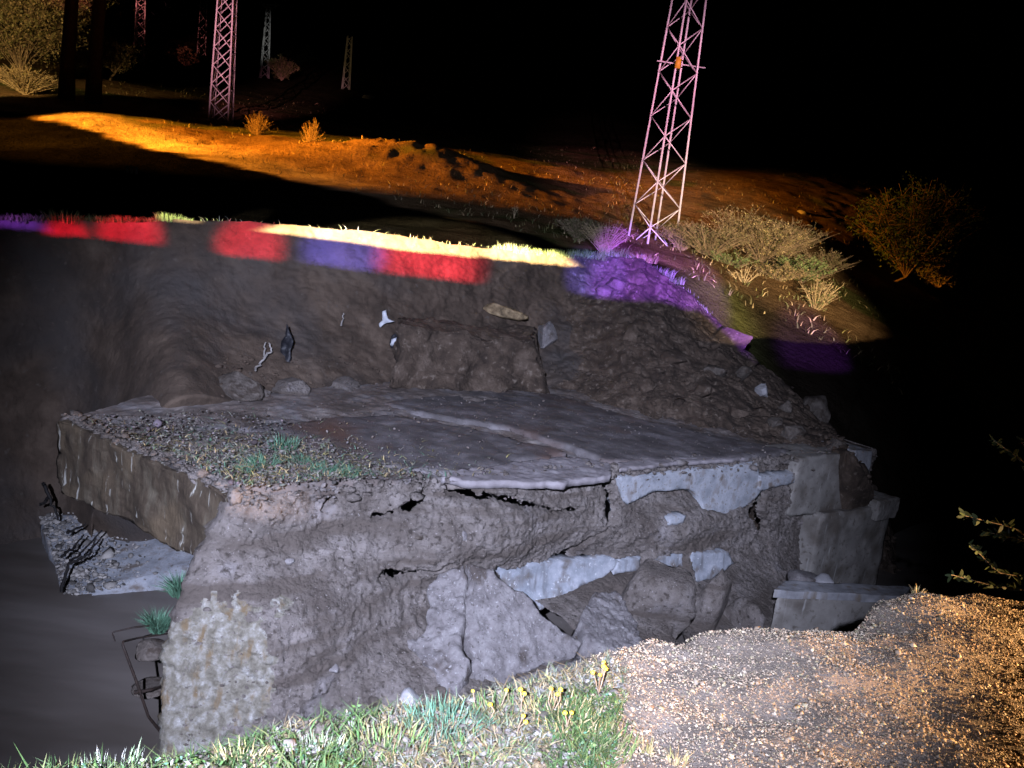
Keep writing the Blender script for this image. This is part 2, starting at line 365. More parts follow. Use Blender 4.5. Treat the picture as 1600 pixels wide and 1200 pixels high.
# ---- rough block from 8 corners (bottom 4 then top 4, same turning sense)
def block(name, cor, mat_, parent=None, n=14, rough=.02, rscale=4, chip=.03, seed=0):
    c = np.array(cor, float); Vs = []; Fs = []; key = {}
    quads = [(0, 1, 5, 4), (1, 2, 6, 5), (2, 3, 7, 6), (3, 0, 4, 7), (4, 5, 6, 7), (3, 2, 1, 0)]
    cen = c.mean(0)
    for q in quads:
        ids = np.zeros((n + 1, n + 1), int)
        for i in range(n + 1):
            for j in range(n + 1):
                u, v = i / n, j / n
                p = (c[q[0]] * (1 - u) + c[q[1]] * u) * (1 - v) + (c[q[3]] * (1 - u) + c[q[2]] * u) * v
                kk = tuple(np.round(p, 5))
                if kk not in key:
                    eu = min(u, 1 - u, ) * n; ev = min(v, 1 - v) * n
                    key[kk] = len(Vs); Vs.append((p, (eu < .5) + (ev < .5)))
                ids[i, j] = key[kk]
        for i in range(n):
            for j in range(n): Fs.append((ids[i, j], ids[i + 1, j], ids[i + 1, j + 1], ids[i, j + 1]))
    P = np.array([v[0] for v in Vs]); e = np.array([v[1] for v in Vs])
    dirn = cen - P; dirn /= np.linalg.norm(dirn, axis=1)[:, None]
    d3 = np.stack([fbm(P + 31 * k + seed * 5.3, rscale, 4, .6, seed + k) for k in range(3)], -1)
    P = P + d3 * rough * 2 + dirn * (chip * e * (.4 + .8 * (fbm(P, rscale * 2, 3, seed=seed + 9) + 1) / 2))[:, None]
    o = mk(name, P, np.array(Fs), mat_, None, smooth=True)
    if parent: under(o, parent)
    return o
def ico(sub=2):
    import bmesh
    bm = bmesh.new(); bmesh.ops.create_icosphere(bm, subdivisions=sub, radius=1)
    V = np.array([tuple(v.co) for v in bm.verts]); Fc = np.array([[v.index for v in f.verts] for f in bm.faces]); bm.free(); return V, Fc
OCT = (np.array([[1, 0, 0], [-1, 0, 0], [0, 1, 0], [0, -1, 0], [0, 0, 1], [0, 0, -1.]]), np.array([[0, 2, 4], [2, 1, 4], [1, 3, 4], [3, 0, 4], [2, 0, 5], [1, 2, 5], [3, 1, 5], [0, 3, 5]]))
ICO3 = ico(4); ICO1 = ico(1); ICO2 = ico(3)
def boulder(name, c, size, mat_, seed, rz=0, facets=7, rough=.06, parent=None, sub=ICO2):
    """angular stone: a sphere cut by planes, then roughened"""
    V, Fc = sub; r = np.random.default_rng(seed); P = V.copy()
    for k in range(facets):
        n = r.normal(size=3); n /= np.linalg.norm(n); d = r.uniform(.42, .75)
        ex = np.clip(P @ n - d, 0, None); P = P - ex[:, None] * n * .96
    P = P * (1 + rough * fbm(P * 1.0 + seed, 2.2, 4, .6, seed)[:, None] * 2)
    P = P * np.array(size) / 2 * 1.35
    ca, sa = math.cos(rz), math.sin(rz); P = P @ np.array([[ca, sa, 0], [-sa, ca, 0], [0, 0, 1]])
    me = newmesh(name, P, Fc, mat_, True); o = link(name, me, None); o.location = [float(v) for v in c]
    if parent: o.parent = parent; o.location = Vector([float(v) for v in c]) - parent.location
    return o

# ---- tubes
def tube(paths, radii, sides=5):
    Vs = []; Fs = []; off = 0
    for pth, rd in zip(paths, radii):
        p = np.asarray(pth, float); n = len(p); t = np.gradient(p, axis=0); t /= np.linalg.norm(t, axis=1)[:, None] + 1e-9
        ref = np.array([.31, .17, .93]) if abs(t[0, 2]) < .9 else np.array([1, .1, 0])
        a = np.cross(t, ref); a /= np.linalg.norm(a, axis=1)[:, None] + 1e-9; b = np.cross(t, a)
        rr = np.broadcast_to(np.asarray(rd, float), (n,))
        ang = np.arange(sides) / sides * 2 * math.pi
        ring = p[:, None] + rr[:, None, None] * (np.cos(ang)[None, :, None] * a[:, None] + np.sin(ang)[None, :, None] * b[:, None])
        Vs.append(ring.reshape(-1, 3))
        idx = np.arange(n * sides).reshape(n, sides) + off
        nx = np.roll(idx, -1, 1)
        Fs.append(np.stack([idx[:-1], nx[:-1], nx[1:], idx[1:]], -1).reshape(-1, 4)); off += n * sides
    return np.vstack(Vs), np.vstack(Fs)

# ================================================================== GROUND AND TERRAIN
# ---- far bank columns (top edge, visible foot), plan given by pixel and distance
cols = [((-420, 335, 9.0), (-420, 930, 'w')), ((-200, 340, 10.2), (-200, 890, 'w')), ((0, 345, 11.4), (0, 855, 'w')), ((110, 345, 11.9), (110, 845, 'w')),
        ((240, 345, 12.0), (250, 640, 'd')), ((385, 348, 12.5), (400, 627, 'd')), ((620, 368, 13.8), (600, 612, 'd')), ((770, 388, 15.1), (760, 602, 'd')),
        ((905, 402, 16.4), (880, 618, 'd')), ((1000, 408, 16.8), (1000, 646, 'd')), ((1085, 470, 16.6), (1100, 667, 'd')), ((1160, 540, 16.2), (1200, 688, 'd')),
        ((1235, 610, 15.6), (1285, 702, 'd')), ((1310, 685, 15.2), (1345, 725, 'd')), ((1380, 800, 15.0), (1385, 850, 'x')), ((1440, 1000, 15.0), (1440, 1040, 'x'))]
TOP = []; FOOT = []
for t, f in cols:
    TOP.append(at(*t))
    FOOT.append(onz(f[0], f[1], ZW) if f[2] == 'w' else onz(f[0], f[1], ZD) if f[2] == 'd' else at(f[0], f[1], 13.6))
TOP = np.array(TOP); FOOT = np.array(FOOT)
UPAR = np.linspace(0, len(cols) - 1, 960)
def spl(A, u):
    k = np.clip(np.floor(u).astype(int), 0, len(A) - 2); f = (u - k)[:, None]
    p0, p1, p2, p3 = A[np.clip(k - 1, 0, None)], A[k], A[k + 1], A[np.clip(k + 2, None, len(A) - 1)]
    return .5 * (2 * p1 + (p2 - p0) * f + (2 * p0 - 5 * p1 + 4 * p2 - p3) * f ** 2 + (3 * p1 - p0 - 3 * p2 + p3) * f ** 3)
T_, F_ = spl(TOP, UPAR), spl(FOOT, UPAR)
out = F_ - T_; out[:, 2] = 0; out /= np.linalg.norm(out, axis=1)[:, None] + 1e-9
nr = 226; rows = []
vv = np.concatenate([np.linspace(-2.5, -.05, 26), np.linspace(0, 1, nr - 56), np.linspace(1.01, 1.5, 30)])
upx = np.interp(UPAR, np.arange(len(cols)), [c[0][0] for c in cols])
steep = np.interp(upx, [-400, 850, 1000, 1400], [1, 1, .0, 0])
for v in vv:
    if v < 0:
        p = T_ - out * (-v) ; p = p.copy(); p[:, 2] -= .06 * (-v) + .0
    elif v <= 1:
        # steep cut above, short talus at the foot
        h = np.where(True, v, v); hv = (1 - steep) * v + steep * (0.28 * v + .72 * v ** 3.2)
        p = T_ + (F_ - T_) * hv[:, None]; p[:, 2] = T_[:, 2] + (F_[:, 2] - T_[:, 2]) * v
    else:
        p = F_ - out * np.where(upx > 150, 3.0, -.25)[:, None] * (v - 1); p = p.copy(); p[:, 2] -= (v - 1) * 5.5
    rows.append(p)
BK = np.array(rows).transpose(1, 0, 2)          # u, v, xyz
PB = BK.reshape(-1, 3); nu = len(UPAR)
vgrid = np.broadcast_to(vv[None], (nu, len(vv))).ravel(); st = np.repeat(steep, len(vv)); og = np.repeat(out, len(vv), 0)
face = sstep(vgrid, -.35, .12) * sstep(vgrid, 1.12, .97)
n_big = fbm(PB * np.array([1, 1, .7]), .55, 4, .5, 3); n_mid = fbm(PB, 2.0, 5, .55, 5); rid = ridged(PB * np.array([1, 1, .6]), 1.4, 4, 8) - .6
n_fine = fbm(PB, 9, 3, .6, 11)
amp = face * (.30 * n_big + .14 * n_mid + .16 * rid * (1 - .4 * st) + .06 * n_fine) + face * (1 - st) * .30 * (ridged(PB, 2.3, 3, 21) - .6)
calm = np.interp(np.repeat(upx, len(vv)), [-400, 300, 480, 850, 950], [.30, .30, .65, .75, 1.1]); amp = amp * calm
wb = np.clip(1 - 1.25 * worley(PB + .15 * np.stack([n_mid, n_big, n_fine], -1), 4.5, 41), 0, 1); wb2 = np.clip(1 - 1.25 * worley(PB, 11, 42), 0, 1)
amp = amp + face * calm * (.10 * wb * (1.4 - st) + .05 * wb2)
PB = PB + og * amp[:, None]
PB[:, 2] += .05 * n_mid + (1 - face) * .03 * n_fine + (1 - st) * .10 * n_mid
o = mk('far_embankment', PB, gridfaces(nu, len(vv)), M['bank']); tag(o, kind='structure')
bank_me = o.data
# darker stony soil on the slope to the right
bank_me.materials.append(M['mound']); bank_me.materials.append(M['road'])
mi = np.zeros(len(bank_me.polygons), np.int32); fu = np.repeat(upx[:-1], len(vv) - 1)
# noisy boundary between the two soils
cen = PB.reshape(nu, len(vv), 3)[:-1, :-1].reshape(-1, 3)
mi[(fu + 90 * fbm(cen, 1.1, 3, seed=4)) > 880] = 1
fv = np.tile(vv[:-1], nu - 1); mi[(fv < -.25 + .1 * fbm(cen, 2, 3, seed=14)) & (fu > 215) & (fu < 880)] = 2
if len(mi) == len(bank_me.polygons): bank_me.polygons.foreach_set('material_index', mi)
BANKG = PB.reshape(nu, len(vv), 3)

# ---- terrain beyond: thin plate surface through known points
ctrl = [(0, 325, 18), (0, 250, 27), (40, 168, 38), (-200, 150, 38), (150, 185, 36), (350, 240, 32), (580, 302, 27), (760, 345, 24), (900, 378, 21.5),
        (343, 190, 44), (217, 118, 75), (413, 120, 100), (540, 140, 95), (315, 92, 120), (480, 205, 46), (600, 200, 62), (620, 235, 40), (750, 262, 40),
        (800, 220, 75), (1000, 262, 60), (1015, 384, 28), (960, 330, 33), (1250, 300, 52), (1400, 345, 52), (1110, 395, 27), (1250, 440, 26), (1290, 485, 23.5),
        (1400, 455, 34), (1330, 575, 18.8), (1200, 520, 19), (1120, 440, 20.5), (1450, 560, 24), (1600, 620, 26), (1600, 430, 52), (1420, 700, 17.5), (1600, 800, 18),
        (50, 95, 60), (-250, 60, 60), (120, 110, 58), (1600, 350, 110), (800, 120, 220), (-100, 0, 150), (1500, 200, 220),
        (600, 366, 18), (300, 340, 17), (300, 296, 24), (600, 346, 22), (850, 394, 19), (1000, 400, 20)]
CP = np.array([at(*c) for c in ctrl]); 
def tps(r2): return np.where(r2 > 0, r2 * np.log(np.maximum(r2, 1e-9)), 0)
def wlog(XY):   # log-compressed distance so near points do not swing far ones
    X, Y = XY[..., 0], XY[..., 1]; rr = np.hypot(X, Y); k = np.log(rr / 8 + 1) * 10 / np.maximum(rr, 1e-6)
    return np.stack([X * k, Y * k], -1)
Q = wlog(CP[:, :2]); n = len(Q)
K = tps(((Q[:, None] - Q[None]) ** 2).sum(-1)) + np.eye(n) * 1.5
el = (CP[:, 2] - EYE[2]) / np.hypot(CP[:, 0], CP[:, 1])       # interpolate elevation angle
A = np.block([[K, np.column_stack([np.ones(n), Q])], [np.column_stack([np.ones(n), Q]).T, np.zeros((3, 3))]])
sol = np.linalg.solve(A, np.concatenate([el, np.zeros(3)]))
def terr(X, Y, fine=True):
    X = np.asarray(X, float); Y = np.asarray(Y, float); q = wlog(np.stack([X, Y], -1).reshape(-1, 2)); e = np.zeros(len(q))
    for i in range(0, len(q), 40000):
        e[i:i + 40000] = tps(((q[i:i + 40000, None] - Q[None]) ** 2).sum(-1)) @ sol[:n] + sol[n] + q[i:i + 40000] @ sol[n + 1:]
    z = EYE[2] + np.clip(e.reshape(X.shape), -.35, .42) * np.hypot(X, Y)
    if fine:
        P = np.stack([X, Y, X * 0], -1); d = np.hypot(X, Y)
        z = z + .22 * fbm(P, .16, 4, .5, 30) * sstep(d, 18, 40) + .10 * fbm(P, .7, 4, .55, 31) * sstep(d, 16, 24) + .09 * (ridged(P, .9, 4, 33) - .6) * sstep(d, 20, 32)
        z = z + .9 * np.exp(-((X - MND[0]) / 4.5) ** 2 - ((Y - MND[1]) / 3.0) ** 2) * (1 + .5 * (ridged(P, 1.3, 4, 37) - .5))
        z = z + 1.4 * fbm(P, .05, 3, .5, 35) * sstep(d, 55, 110)
    return z
MND = at(640, 255, 36)
az = np.linspace(-1.45, 1.5, 680)
# start distance follows the top of the far bank
tt = T_ - out * 1.6; baz = tt[:, 0] / tt[:, 1]; order = np.argsort(baz)
y0 = np.interp(az, baz[order], tt[order, 1]); y0 = np.where(az > .45, 15.5, y0); y0 = np.where(az < -1.1, 10.5, y0)
g = np.concatenate([np.linspace(0, 1, 250) ** 1.7, 1 + np.linspace(.02, 1, 40) ** 2 * 1.0])
gy = np.exp(np.log(y0)[:, None] + np.clip(g, 0, 1)[None] * (math.log(140) - np.log(y0))[:, None]) * np.where(g > 1, 1 + (g - 1) * 5, 1)[None]
TX, TY = gy * az[:, None], gy
TZ = terr(TX, TY)
zt = np.interp(az, baz[order], tt[order, 2])
wedge = np.exp(-((gy - y0[:, None]) / 2.2) ** 2)
TZ = TZ * (1 - wedge) + np.minimum(TZ, zt[:, None] - .10) * wedge
TV = np.stack([TX, TY, TZ], -1)
# road runs back to the left on the plateau; a pale sandy shoulder lies along its far side (plan lines)
RL = np.array([at(-300, 130, 40), at(40, 175, 36), at(150, 214, 33), at(350, 264, 29.5), at(580, 312, 26), at(760, 347, 23.5), at(880, 372, 21)])[:, :2]
ordr = np.argsort(RL[:, 0]); cc = TV.reshape(-1, 3); flat_ = cc * np.array([1, 1, 0]); yl = np.interp(cc[:, 0], RL[ordr, 0], RL[ordr, 1])
nz = .8 * fbm(flat_, .35, 5, .6, 50); side = cc[:, 1] - yl + nz
def lerp(a, b, t): return a * (1 - t[:, None]) + np.array(b) * t[:, None]
tn_ = np.tile(np.array([[.24, .155, .08]]), (len(cc), 1))
tn_ = lerp(tn_, (.12, .13, .045), sstep(fbm(flat_, .22, 4, .6, 52), -.05, .25))
tn_ = lerp(tn_, (.030, .028, .016), sstep(cc[:, 1] + 12 * fbm(flat_, .06, 3, .5, 51), 50, 78))  # far hillside painted dark so stray beams fade out on it
tn_ = lerp(tn_, (.46, .38, .27), sstep(side, 4.2, 1.6) * sstep(cc[:, 0], -3, -9) * sstep(side, -.4, .2) * (.7 + .3 * sstep(fbm(flat_ * np.array([.5, 1.6, 0]), .9, 4, .6, 53), -.2, .1)))
tn_ = lerp(tn_, (.0035, .0035, .0035), sstep(side, .25, -.35) * sstep(cc[:, 0], 5, 3))
tn_ = lerp(tn_, (.035, .027, .02), sstep(cc[:, 0], 5.2, 6.5) * sstep(cc[:, 1], 24, 20))  # low ground at the right darkened in colour to read as unlit
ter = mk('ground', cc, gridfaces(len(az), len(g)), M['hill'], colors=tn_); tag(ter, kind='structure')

# ---- stream bed, water
def sheet(name, x0, x1, y0_, y1, z, m, nx=60, ny=60, amp=.1, seed=0, sc_=.5):
    X, Y = np.meshgrid(np.linspace(x0, x1, nx), np.linspace(y0_, y1, ny), indexing='ij')
    P = np.stack([X, Y, X * 0], -1); Z = z + amp * fbm(P, sc_, 4, .5, seed)
    return tag(mk(name, np.stack([X, Y, Z], -1).reshape(-1, 3), gridfaces(nx, ny), m), kind='structure')
sheet('stream_bed', -40, 40, -1, 26, -4.6, M['bank'], 80, 40, .2, 60)
sheet('water', -38, 38, 0, 25, ZW, M['water'], 300, 120, .05, 61, .9)

# ---- near shoulder where the photographer stands
EDGE = np.array([(-12, -2.2), (-4.5, -1.6), (-2.6, .7), (-1.23, 1.93), (-.92, 2.06), (-.31, 2.45), (.4, 2.86), (.55, 3.0), (1.35, 3.39), (1.81, 3.52), (2.1, 3.75), (2.5, 4.12), (3.12, 4.3), (6, 4.9), (14, 5.2)])
def crest(X): return 1.62 - .62 * sstep(X, 2.45, 3.4) + .25 * sstep(X, 6, 9)
def near_z(X, Y):
    P = np.stack([X, Y, X * 0], -1)
    ye = np.interp(X, EDGE[:, 0], EDGE[:, 1]) + .17 * fbm(P, 1.9, 4, .6, 70)
    z = .06 * fbm(P, 1.1, 4, .55, 71) + 0.055 * fbm(P * np.array([.5, 1.5, 1]), 4.0, 3, .6, 72) * sstep(X, .4, .9)
    z = z + .10 * np.exp(-((X - 2.3) / .35) ** 2 - ((Y - 3.75) / .35) ** 2) + .04 * np.exp(-((X - 1.5) / .3) ** 2 - ((Y - 3.2) / .3) ** 2)
    z = z + crest(X) * sstep(Y, -.7, -3.55)
    return z - 4.3 * sstep(Y - ye, -.03, .85) - .03 * sstep(Y - ye, -.25, 0)
nx, ny = 480, 260
X, Y = np.meshgrid(np.linspace(-7, 10, nx), np.linspace(-4.2, 6.4, ny), indexing='ij')
nb_ = mk('near_shoulder', np.stack([X, Y, near_z(X, Y)], -1).reshape(-1, 3), gridfaces(nx, ny), M['nearsoil']); tag(nb_, kind='structure')
X, Y = np.meshgrid(np.linspace(-30, 30, 241), np.linspace(-70, -3.55, 60), indexing='ij')
tag(mk('near_road', np.stack([X, Y, np.minimum(1.50, crest(X)) - .03 * sstep(Y, -8, -30)], -1).reshape(-1, 3), gridfaces(241, 60), M['road']), kind='structure')

# ================================================================== CULVERT: mud, slab, walls
PATCH = [([(975, 745), (1010, 742), (1080, 733), (1165, 727), (1178, 765), (1160, 785), (1140, 803), (1105, 797), (1085, 772), (1060, 757), (1020, 760), (985, 783)], .17, 'pale_concrete'),
         ([(1182, 740), (1240, 735), (1243, 748), (1185, 760)], .10, 'pale_concrete'),
         ([(785, 893), (850, 882), (940, 876), (958, 884), (945, 905), (915, 935), (885, 980), (860, 975), (825, 935), (800, 920)], -.02, 'blue_concrete'),
         ([(962, 876), (1000, 872), (1005, 895), (965, 900)], 0, 'blue_concrete'), ([(1015, 872), (1065, 866), (1072, 890), (1020, 892)], 0, 'blue_concrete'),
         ([(1080, 865), (1125, 860), (1140, 880), (1130, 915), (1100, 920), (1085, 895)], 0, 'blue_concrete'),
         ([(1042, 808), (1066, 804), (1068, 817), (1044, 819)], .03, 'pale_concrete')]
# soil slumped over the culvert: wraps left end, front and right end
LSV = [PYS(255, 1230), PYS(255, 1150), PYS(255, 1020), PYS(258, 960), PYS(300, 880), PYS(352, 815), PYS(375, 785)]; SR = 10.25
def left_s(z): return np.interp(z, [-4.5, -3.6, -2.4, -2.0, -1.6, -1.25, -1.0], LSV) + .10 * fbm(np.stack([z * 0, z * 0, z], -1), 2.5, 3, seed=90)
nz_ = 300
zz = np.linspace(ZD + .02, ZW - .5, nz_)
ucount = 760
u = np.concatenate([np.linspace(-1, -.001, 60), np.linspace(0, 1, ucount - 120), np.linspace(1.001, 2, 60)])
Ug, Zg = np.meshgrid(u, zz, indexing='ij')
ls = left_s(Zg); s_ = ls + np.clip(Ug, 0, 1) * (SR - ls)
rs = SR + .35 * sstep(Zg, -1.7, -2.6)
s_ = ls + np.clip(Ug, 0, 1) * (rs - ls)
off = face_off(s_, Zg)
rnd = .12                                                    # rounded ends
off = off - rnd * (1 - np.sqrt(np.clip(1 - (1 - np.clip((s_ - ls) / .30, 0, 1)) ** 2, 0, 1)))
back = np.where(Ug < 0, -Ug, np.where(Ug > 1, Ug - 1, 0)) * 2.4
off = off - back
PW = W(s_ + np.where(Ug < 0, .42, 0) * back, Zg, off)
P0 = PW.reshape(-1, 3)
n1 = fbm(P0, 1.3, 5, .5, 100).reshape(Ug.shape); n2 = fbm(P0, 5, 5, .6, 101).reshape(Ug.shape); n3 = (ridged(P0, 2.6, 4, 102) - .6).reshape(Ug.shape)
clod = fbm(P0, 14, 3, .6, 103).reshape(Ug.shape)
topfade = sstep(Zg, ZD, ZD - .12)
wl = lambda k, sd_: (np.clip(1 - worley(P0 + .06 * np.stack([n2.ravel(), n3.ravel(), clod.ravel()], -1), k, sd_) * 1.25, 0, 1)).reshape(Ug.shape)
lump = sstep(n1, -.25, .25)
disp = .12 * n1 * topfade + .035 * n2 + .02 * n3 * topfade + .018 * clod + .055 * wl(5, 1) * lump + .034 * wl(12, 2) + .023 * wl(27, 3) - .03
# real cracks: narrow deep clefts along polylines
CR = [[(950, 725), (948, 760), (958, 790), (945, 830), (880, 880), (845, 888)], [(1168, 708), (1172, 745), (1190, 775), (1180, 800), (1195, 830)],
      [(1062, 880), (1075, 930), (1068, 985), (1070, 1005)], [(600, 905), (680, 890), (700, 880)], [(670, 755), (662, 780), (630, 800), (590, 808)], [(980, 950), (985, 970), (990, 1010)],
      [(700, 765), (800, 780), (870, 800), (905, 795)], [(500, 745), (520, 780), (505, 800)],
      [(778, 890), (802, 920), (824, 924), (870, 972), (908, 1000), (902, 1026)]]
CM = np.zeros(Zg.shape)
for ci, c in enumerate(CR):
    q = np.array(onwalls(c)); dmin = np.full(Zg.shape, 9.)
    js = .05 * n2 + .03 * clod
    for a, b in zip(q[:-1], q[1:]):
        ab = b - a; t = np.clip(((s_ - a[0]) * ab[0] + (Zg - a[1]) * ab[1]) / (ab @ ab), 0, 1)
        dmin = np.minimum(dmin, np.hypot(s_ - a[0] - t * ab[0] + js, Zg - a[1] - t * ab[1] + js))
    wd = (.060 if ci not in (3, 4, 6, 7) else .034) * (.6 + .8 * sstep(fbm(P0, 3.5, 3, .6, 130 + ci).reshape(Zg.shape), -.35, .35))
    kk = (1 - sstep(dmin, wd * .3, wd)) * (Ug >= 0) * (Ug <= 1)
    CM = np.maximum(CM, kk); disp -= .10 * (1 - sstep(dmin, wd * .4, wd * 2))
def poly_sd(poly, a, b):
    ins = np.zeros(a.shape, bool); dm = np.full(a.shape, 9.); j = len(poly) - 1
    for i in range(len(poly)):
        p, q = poly[i], poly[j]; c = (p[1] > b) != (q[1] > b)
        ins ^= c & (a < (q[0] - p[0]) * (b - p[1]) / (q[1] - p[1] + 1e-12) + p[0])
        e = q - p; t = np.clip(((a - p[0]) * e[0] + (b - p[1]) * e[1]) / (e @ e), 0, 1); dm = np.minimum(dm, np.hypot(a - p[0] - t * e[0], b - p[1] - t * e[1])); j = i
    return np.where(ins, -dm, dm)
for pxs, pr, mm in PATCH:
    sd = poly_sd(np.array(onwalls(pxs)), s_, Zg) + .03 * n2 + .015 * clod
    k_ = sstep(sd, .03, -.015) * (Ug >= 0) * (Ug <= 1)
    disp = disp * (1 - k_) - .34 * k_
nrm = np.zeros_like(PW); nrm[..., 0] = NV[0]; nrm[..., 1] = NV[1]
lw = sstep(Ug, .02, -.02)[..., None]; nrm = nrm * (1 - lw) + lw * np.array([-DV[0], -DV[1], 0])
PW = PW + nrm * disp[..., None]
PIER = np.array(onwalls([(225, 985), (275, 968), (330, 955), (400, 945), (428, 958), (438, 1030), (428, 1085), (415, 1120), (350, 1160), (320, 1260), (200, 1300), (200, 1120)]))
allq = gridfaces(len(u), nz_); sdp = (poly_sd(PIER, s_, Zg) + .30 * n2 + .30 * n1 + .10 * clod).ravel(); inp = (sdp < 0) & (Ug.ravel() < .5)
allq = allq[(CM.ravel()[allq] > .30).sum(1) < 3]; fin = inp[allq].sum(1) >= 2
def submesh(name, Fq, m):
    ids = np.unique(Fq); rm = np.full(PW.size // 3, -1); rm[ids] = np.arange(len(ids)); return mk(name, PW.reshape(-1, 3)[ids], rm[Fq], m)
mud = submesh('soil_fill', allq[~fin], M['mud']); tag(mud, kind='structure'); pier = submesh('mossy_pier', allq[fin], M['mossy'])

cul = thing('culvert', 'collapsed concrete culvert standing alone in the washed-out gap, its slab muddy', 'culvert', W(2, ZD, 0))
under(pier, cul)
# top slab with thickness: fine heightfield over (s, t)
ns, nt_ = 520, 240
S, Tt = np.meshgrid(np.linspace(0, 1, ns), np.linspace(0, 1, nt_), indexing='ij')
tw = Tt * 4.9; sleft = -.43 * np.minimum(tw, 2.9) + 1.1 * np.clip(tw - 2.9, 0, None)
s2 = sleft + S * (10.25 - sleft)
edgeo = .12 * fbm(np.stack([s2, s2 * 0, s2 * 0], -1), 1.2, 5, .6, 110)
D = W(s2, ZD, -tw + (1 - Tt) * (edgeo + .05)); PD = D.reshape(-1, 3)
zt = .05 * fbm(PD, .6, 4, .5, 111) + .035 * fbm(PD * np.array([1, 1, 1]), 3.2, 5, .6, 112) + .012 * fbm(PD, 14, 3, .6, 113)
zt = zt.reshape(S.shape) + .10 * sstep(Tt, .45, .9) - .10 * sstep(Tt, .03, 0)
zt = zt + .07 * np.exp(-((s2 - .6) / 1.1) ** 2) * sstep(Tt, .75, .1)       # heaped soil at the left end
D[..., 2] += zt
DB = W(s2, ZD - .55, np.minimum(-tw, -.9))
Vd = np.concatenate([D.reshape(-1, 3), DB.reshape(-1, 3)]); fd = gridfaces(ns, nt_); Fd = [fd]
gi = np.arange(ns * nt_).reshape(ns, nt_)
for e in (gi[0, :], gi[-1, ::-1], gi[::-1, 0], gi[:, -1]):
    Fd.append(np.stack([e[:-1], e[:-1] + ns * nt_, e[1:] + ns * nt_, e[1:]], -1))
under(mk('deck_slab', Vd, np.vstack(Fd), M['deck']), cul)
# headwall over the outlet on the left
a0 = W(.05, 0, .0); a1 = W(-1.27, 0, -2.93); dirn = (a1 - a0) / np.linalg.norm(a1 - a0); nrmh = np.array([dirn[1], -dirn[0], 0])
if nrmh[0] > 0: nrmh = -nrmh
hh = []
for zz_ in (ZD - .80, ZD + .0):
    for p, q_ in ((a0, .10), (a1, .10), (a1, -.35), (a0, -.35)):
        v = p + nrmh * q_; v = v.copy(); v[2] = zz_; hh.append(v)
block('headwall', hh, M['headwall'], cul, 60, .035, 3, .05, 3)
# opposite culvert wall seen through the outlet is in the dark below the slab
q0 = W(-1.1, 0, -2.6); q1 = W(8, 0, -2.6)
def wallbox(name, s0, s1, o0, o1, z0, z1, m, n=30, rough=.015, chip=.03, seed=1):
    cs = []
    for z in (z0, z1):
        for s, o_ in ((s0, o0), (s1, o0), (s1, o1), (s0, o1)): cs.append(W(s, z, o_))
    return block(name, cs, m, cul, n, rough, 3, chip, seed)
wallbox('inner_wall', 1.5, 9.5, -3.2, -2.7, ZW - .6, ZD - .5, M['concrete'])
# exposed concrete of the side wall, sunk in the soil
for i_, (pxs, pr, mm) in enumerate(PATCH):
    c_ = np.mean(pxs, 0); big = [tuple(c_ + (np.array(q) - c_) * 1.13) for q in pxs]
    wallplate('exposed_wall', big, pr, .3, M[mm], cul, step=.035, seed=1 + i_, relief=.010, rscale=3, flat=.8, edge=.004)
# right end wall in two tiers
ew = thing('end_wall', 'two-tiered grey concrete end wall at the right end of the culvert', 'wall', W(9.6, ZD - 2, 0))
def tier(name, pxa, pxb, zt0, zt1, zb, o0, o1, m, seed):
    s0 = sto(onz(*pxa, zt0))[0]; s1 = sto(onz(*pxb, zt1))[0]; cs = []
    for z in (zb, None):
        for s, o_, zt_ in ((s0, o0, zt0), (s1, o0, zt1), (s1, o1, zt1), (s0, o1, zt0)): cs.append(W(s, z if z is not None else zt_, o_))
    return block(name, cs, m, ew, 34, .016, 3, .035, seed)
tier('upper_wall', (1240, 712), (1358, 706), ZD + .04, ZD + .04, ZD - .9, .20, -.5, M['endwall'], 5)
tier('corner_stone', (1335, 706), (1364, 704), ZD + .08, ZD + .08, ZD - .78, .235, -.42, M['concrete'], 6)
lw0 = onwall(1255, 800)[1]; 
def lowblk(name, s0, s1, zt_, zb, o0, o1, m, seed):
    cs = []
    for z in (zb, zt_):
        for s, o_ in ((s0, o0), (s1, o0), (s1, o1), (s0, o1)): cs.append(W(s, z, o_))
    return block(name, cs, m, ew, 34, .02, 3, .05, seed)
lowblk('lower_wall', 8.6, 10.55, -1.86, -4.0, .34, -.4, M['endwall'], 7)
lowblk('ledge', 9.95, 10.55, -1.72, -2.06, .42, -.3, M['endwall'], 8)
# box of concrete standing in front of it
bx = thing('inspection_chamber', 'square concrete chamber with a flat top in front of the end wall', 'concrete box', W(6.6, -3.6, 1.2))
cs = []
ZC = at(1215, 922, 8.9)[2]
for z in (-3.9, ZC - .09):
    for p in ((1215, 925, 8.9), (1400, 955, 9.2), (1412, 945, 9.55), (1228, 915, 9.25)):
        v = at(*p).copy(); v[2] = z; cs.append(v)
block('chamber_wall', cs, M['endwall'], bx, 26, .012, 3, .03, 11)
c2 = [np.array(c) * 1.0 for c in cs]; mid = np.mean([c[:2] for c in cs], 0)
for i in range(8):
    c2[i] = c2[i].copy(); c2[i][:2] = mid + (c2[i][:2] - mid) * 1.05; c2[i][2] = ZC - .10 if i < 4 else ZC
block('cover_slab', c2, M['concrete'], bx, 26, .012, 3, .02, 12)

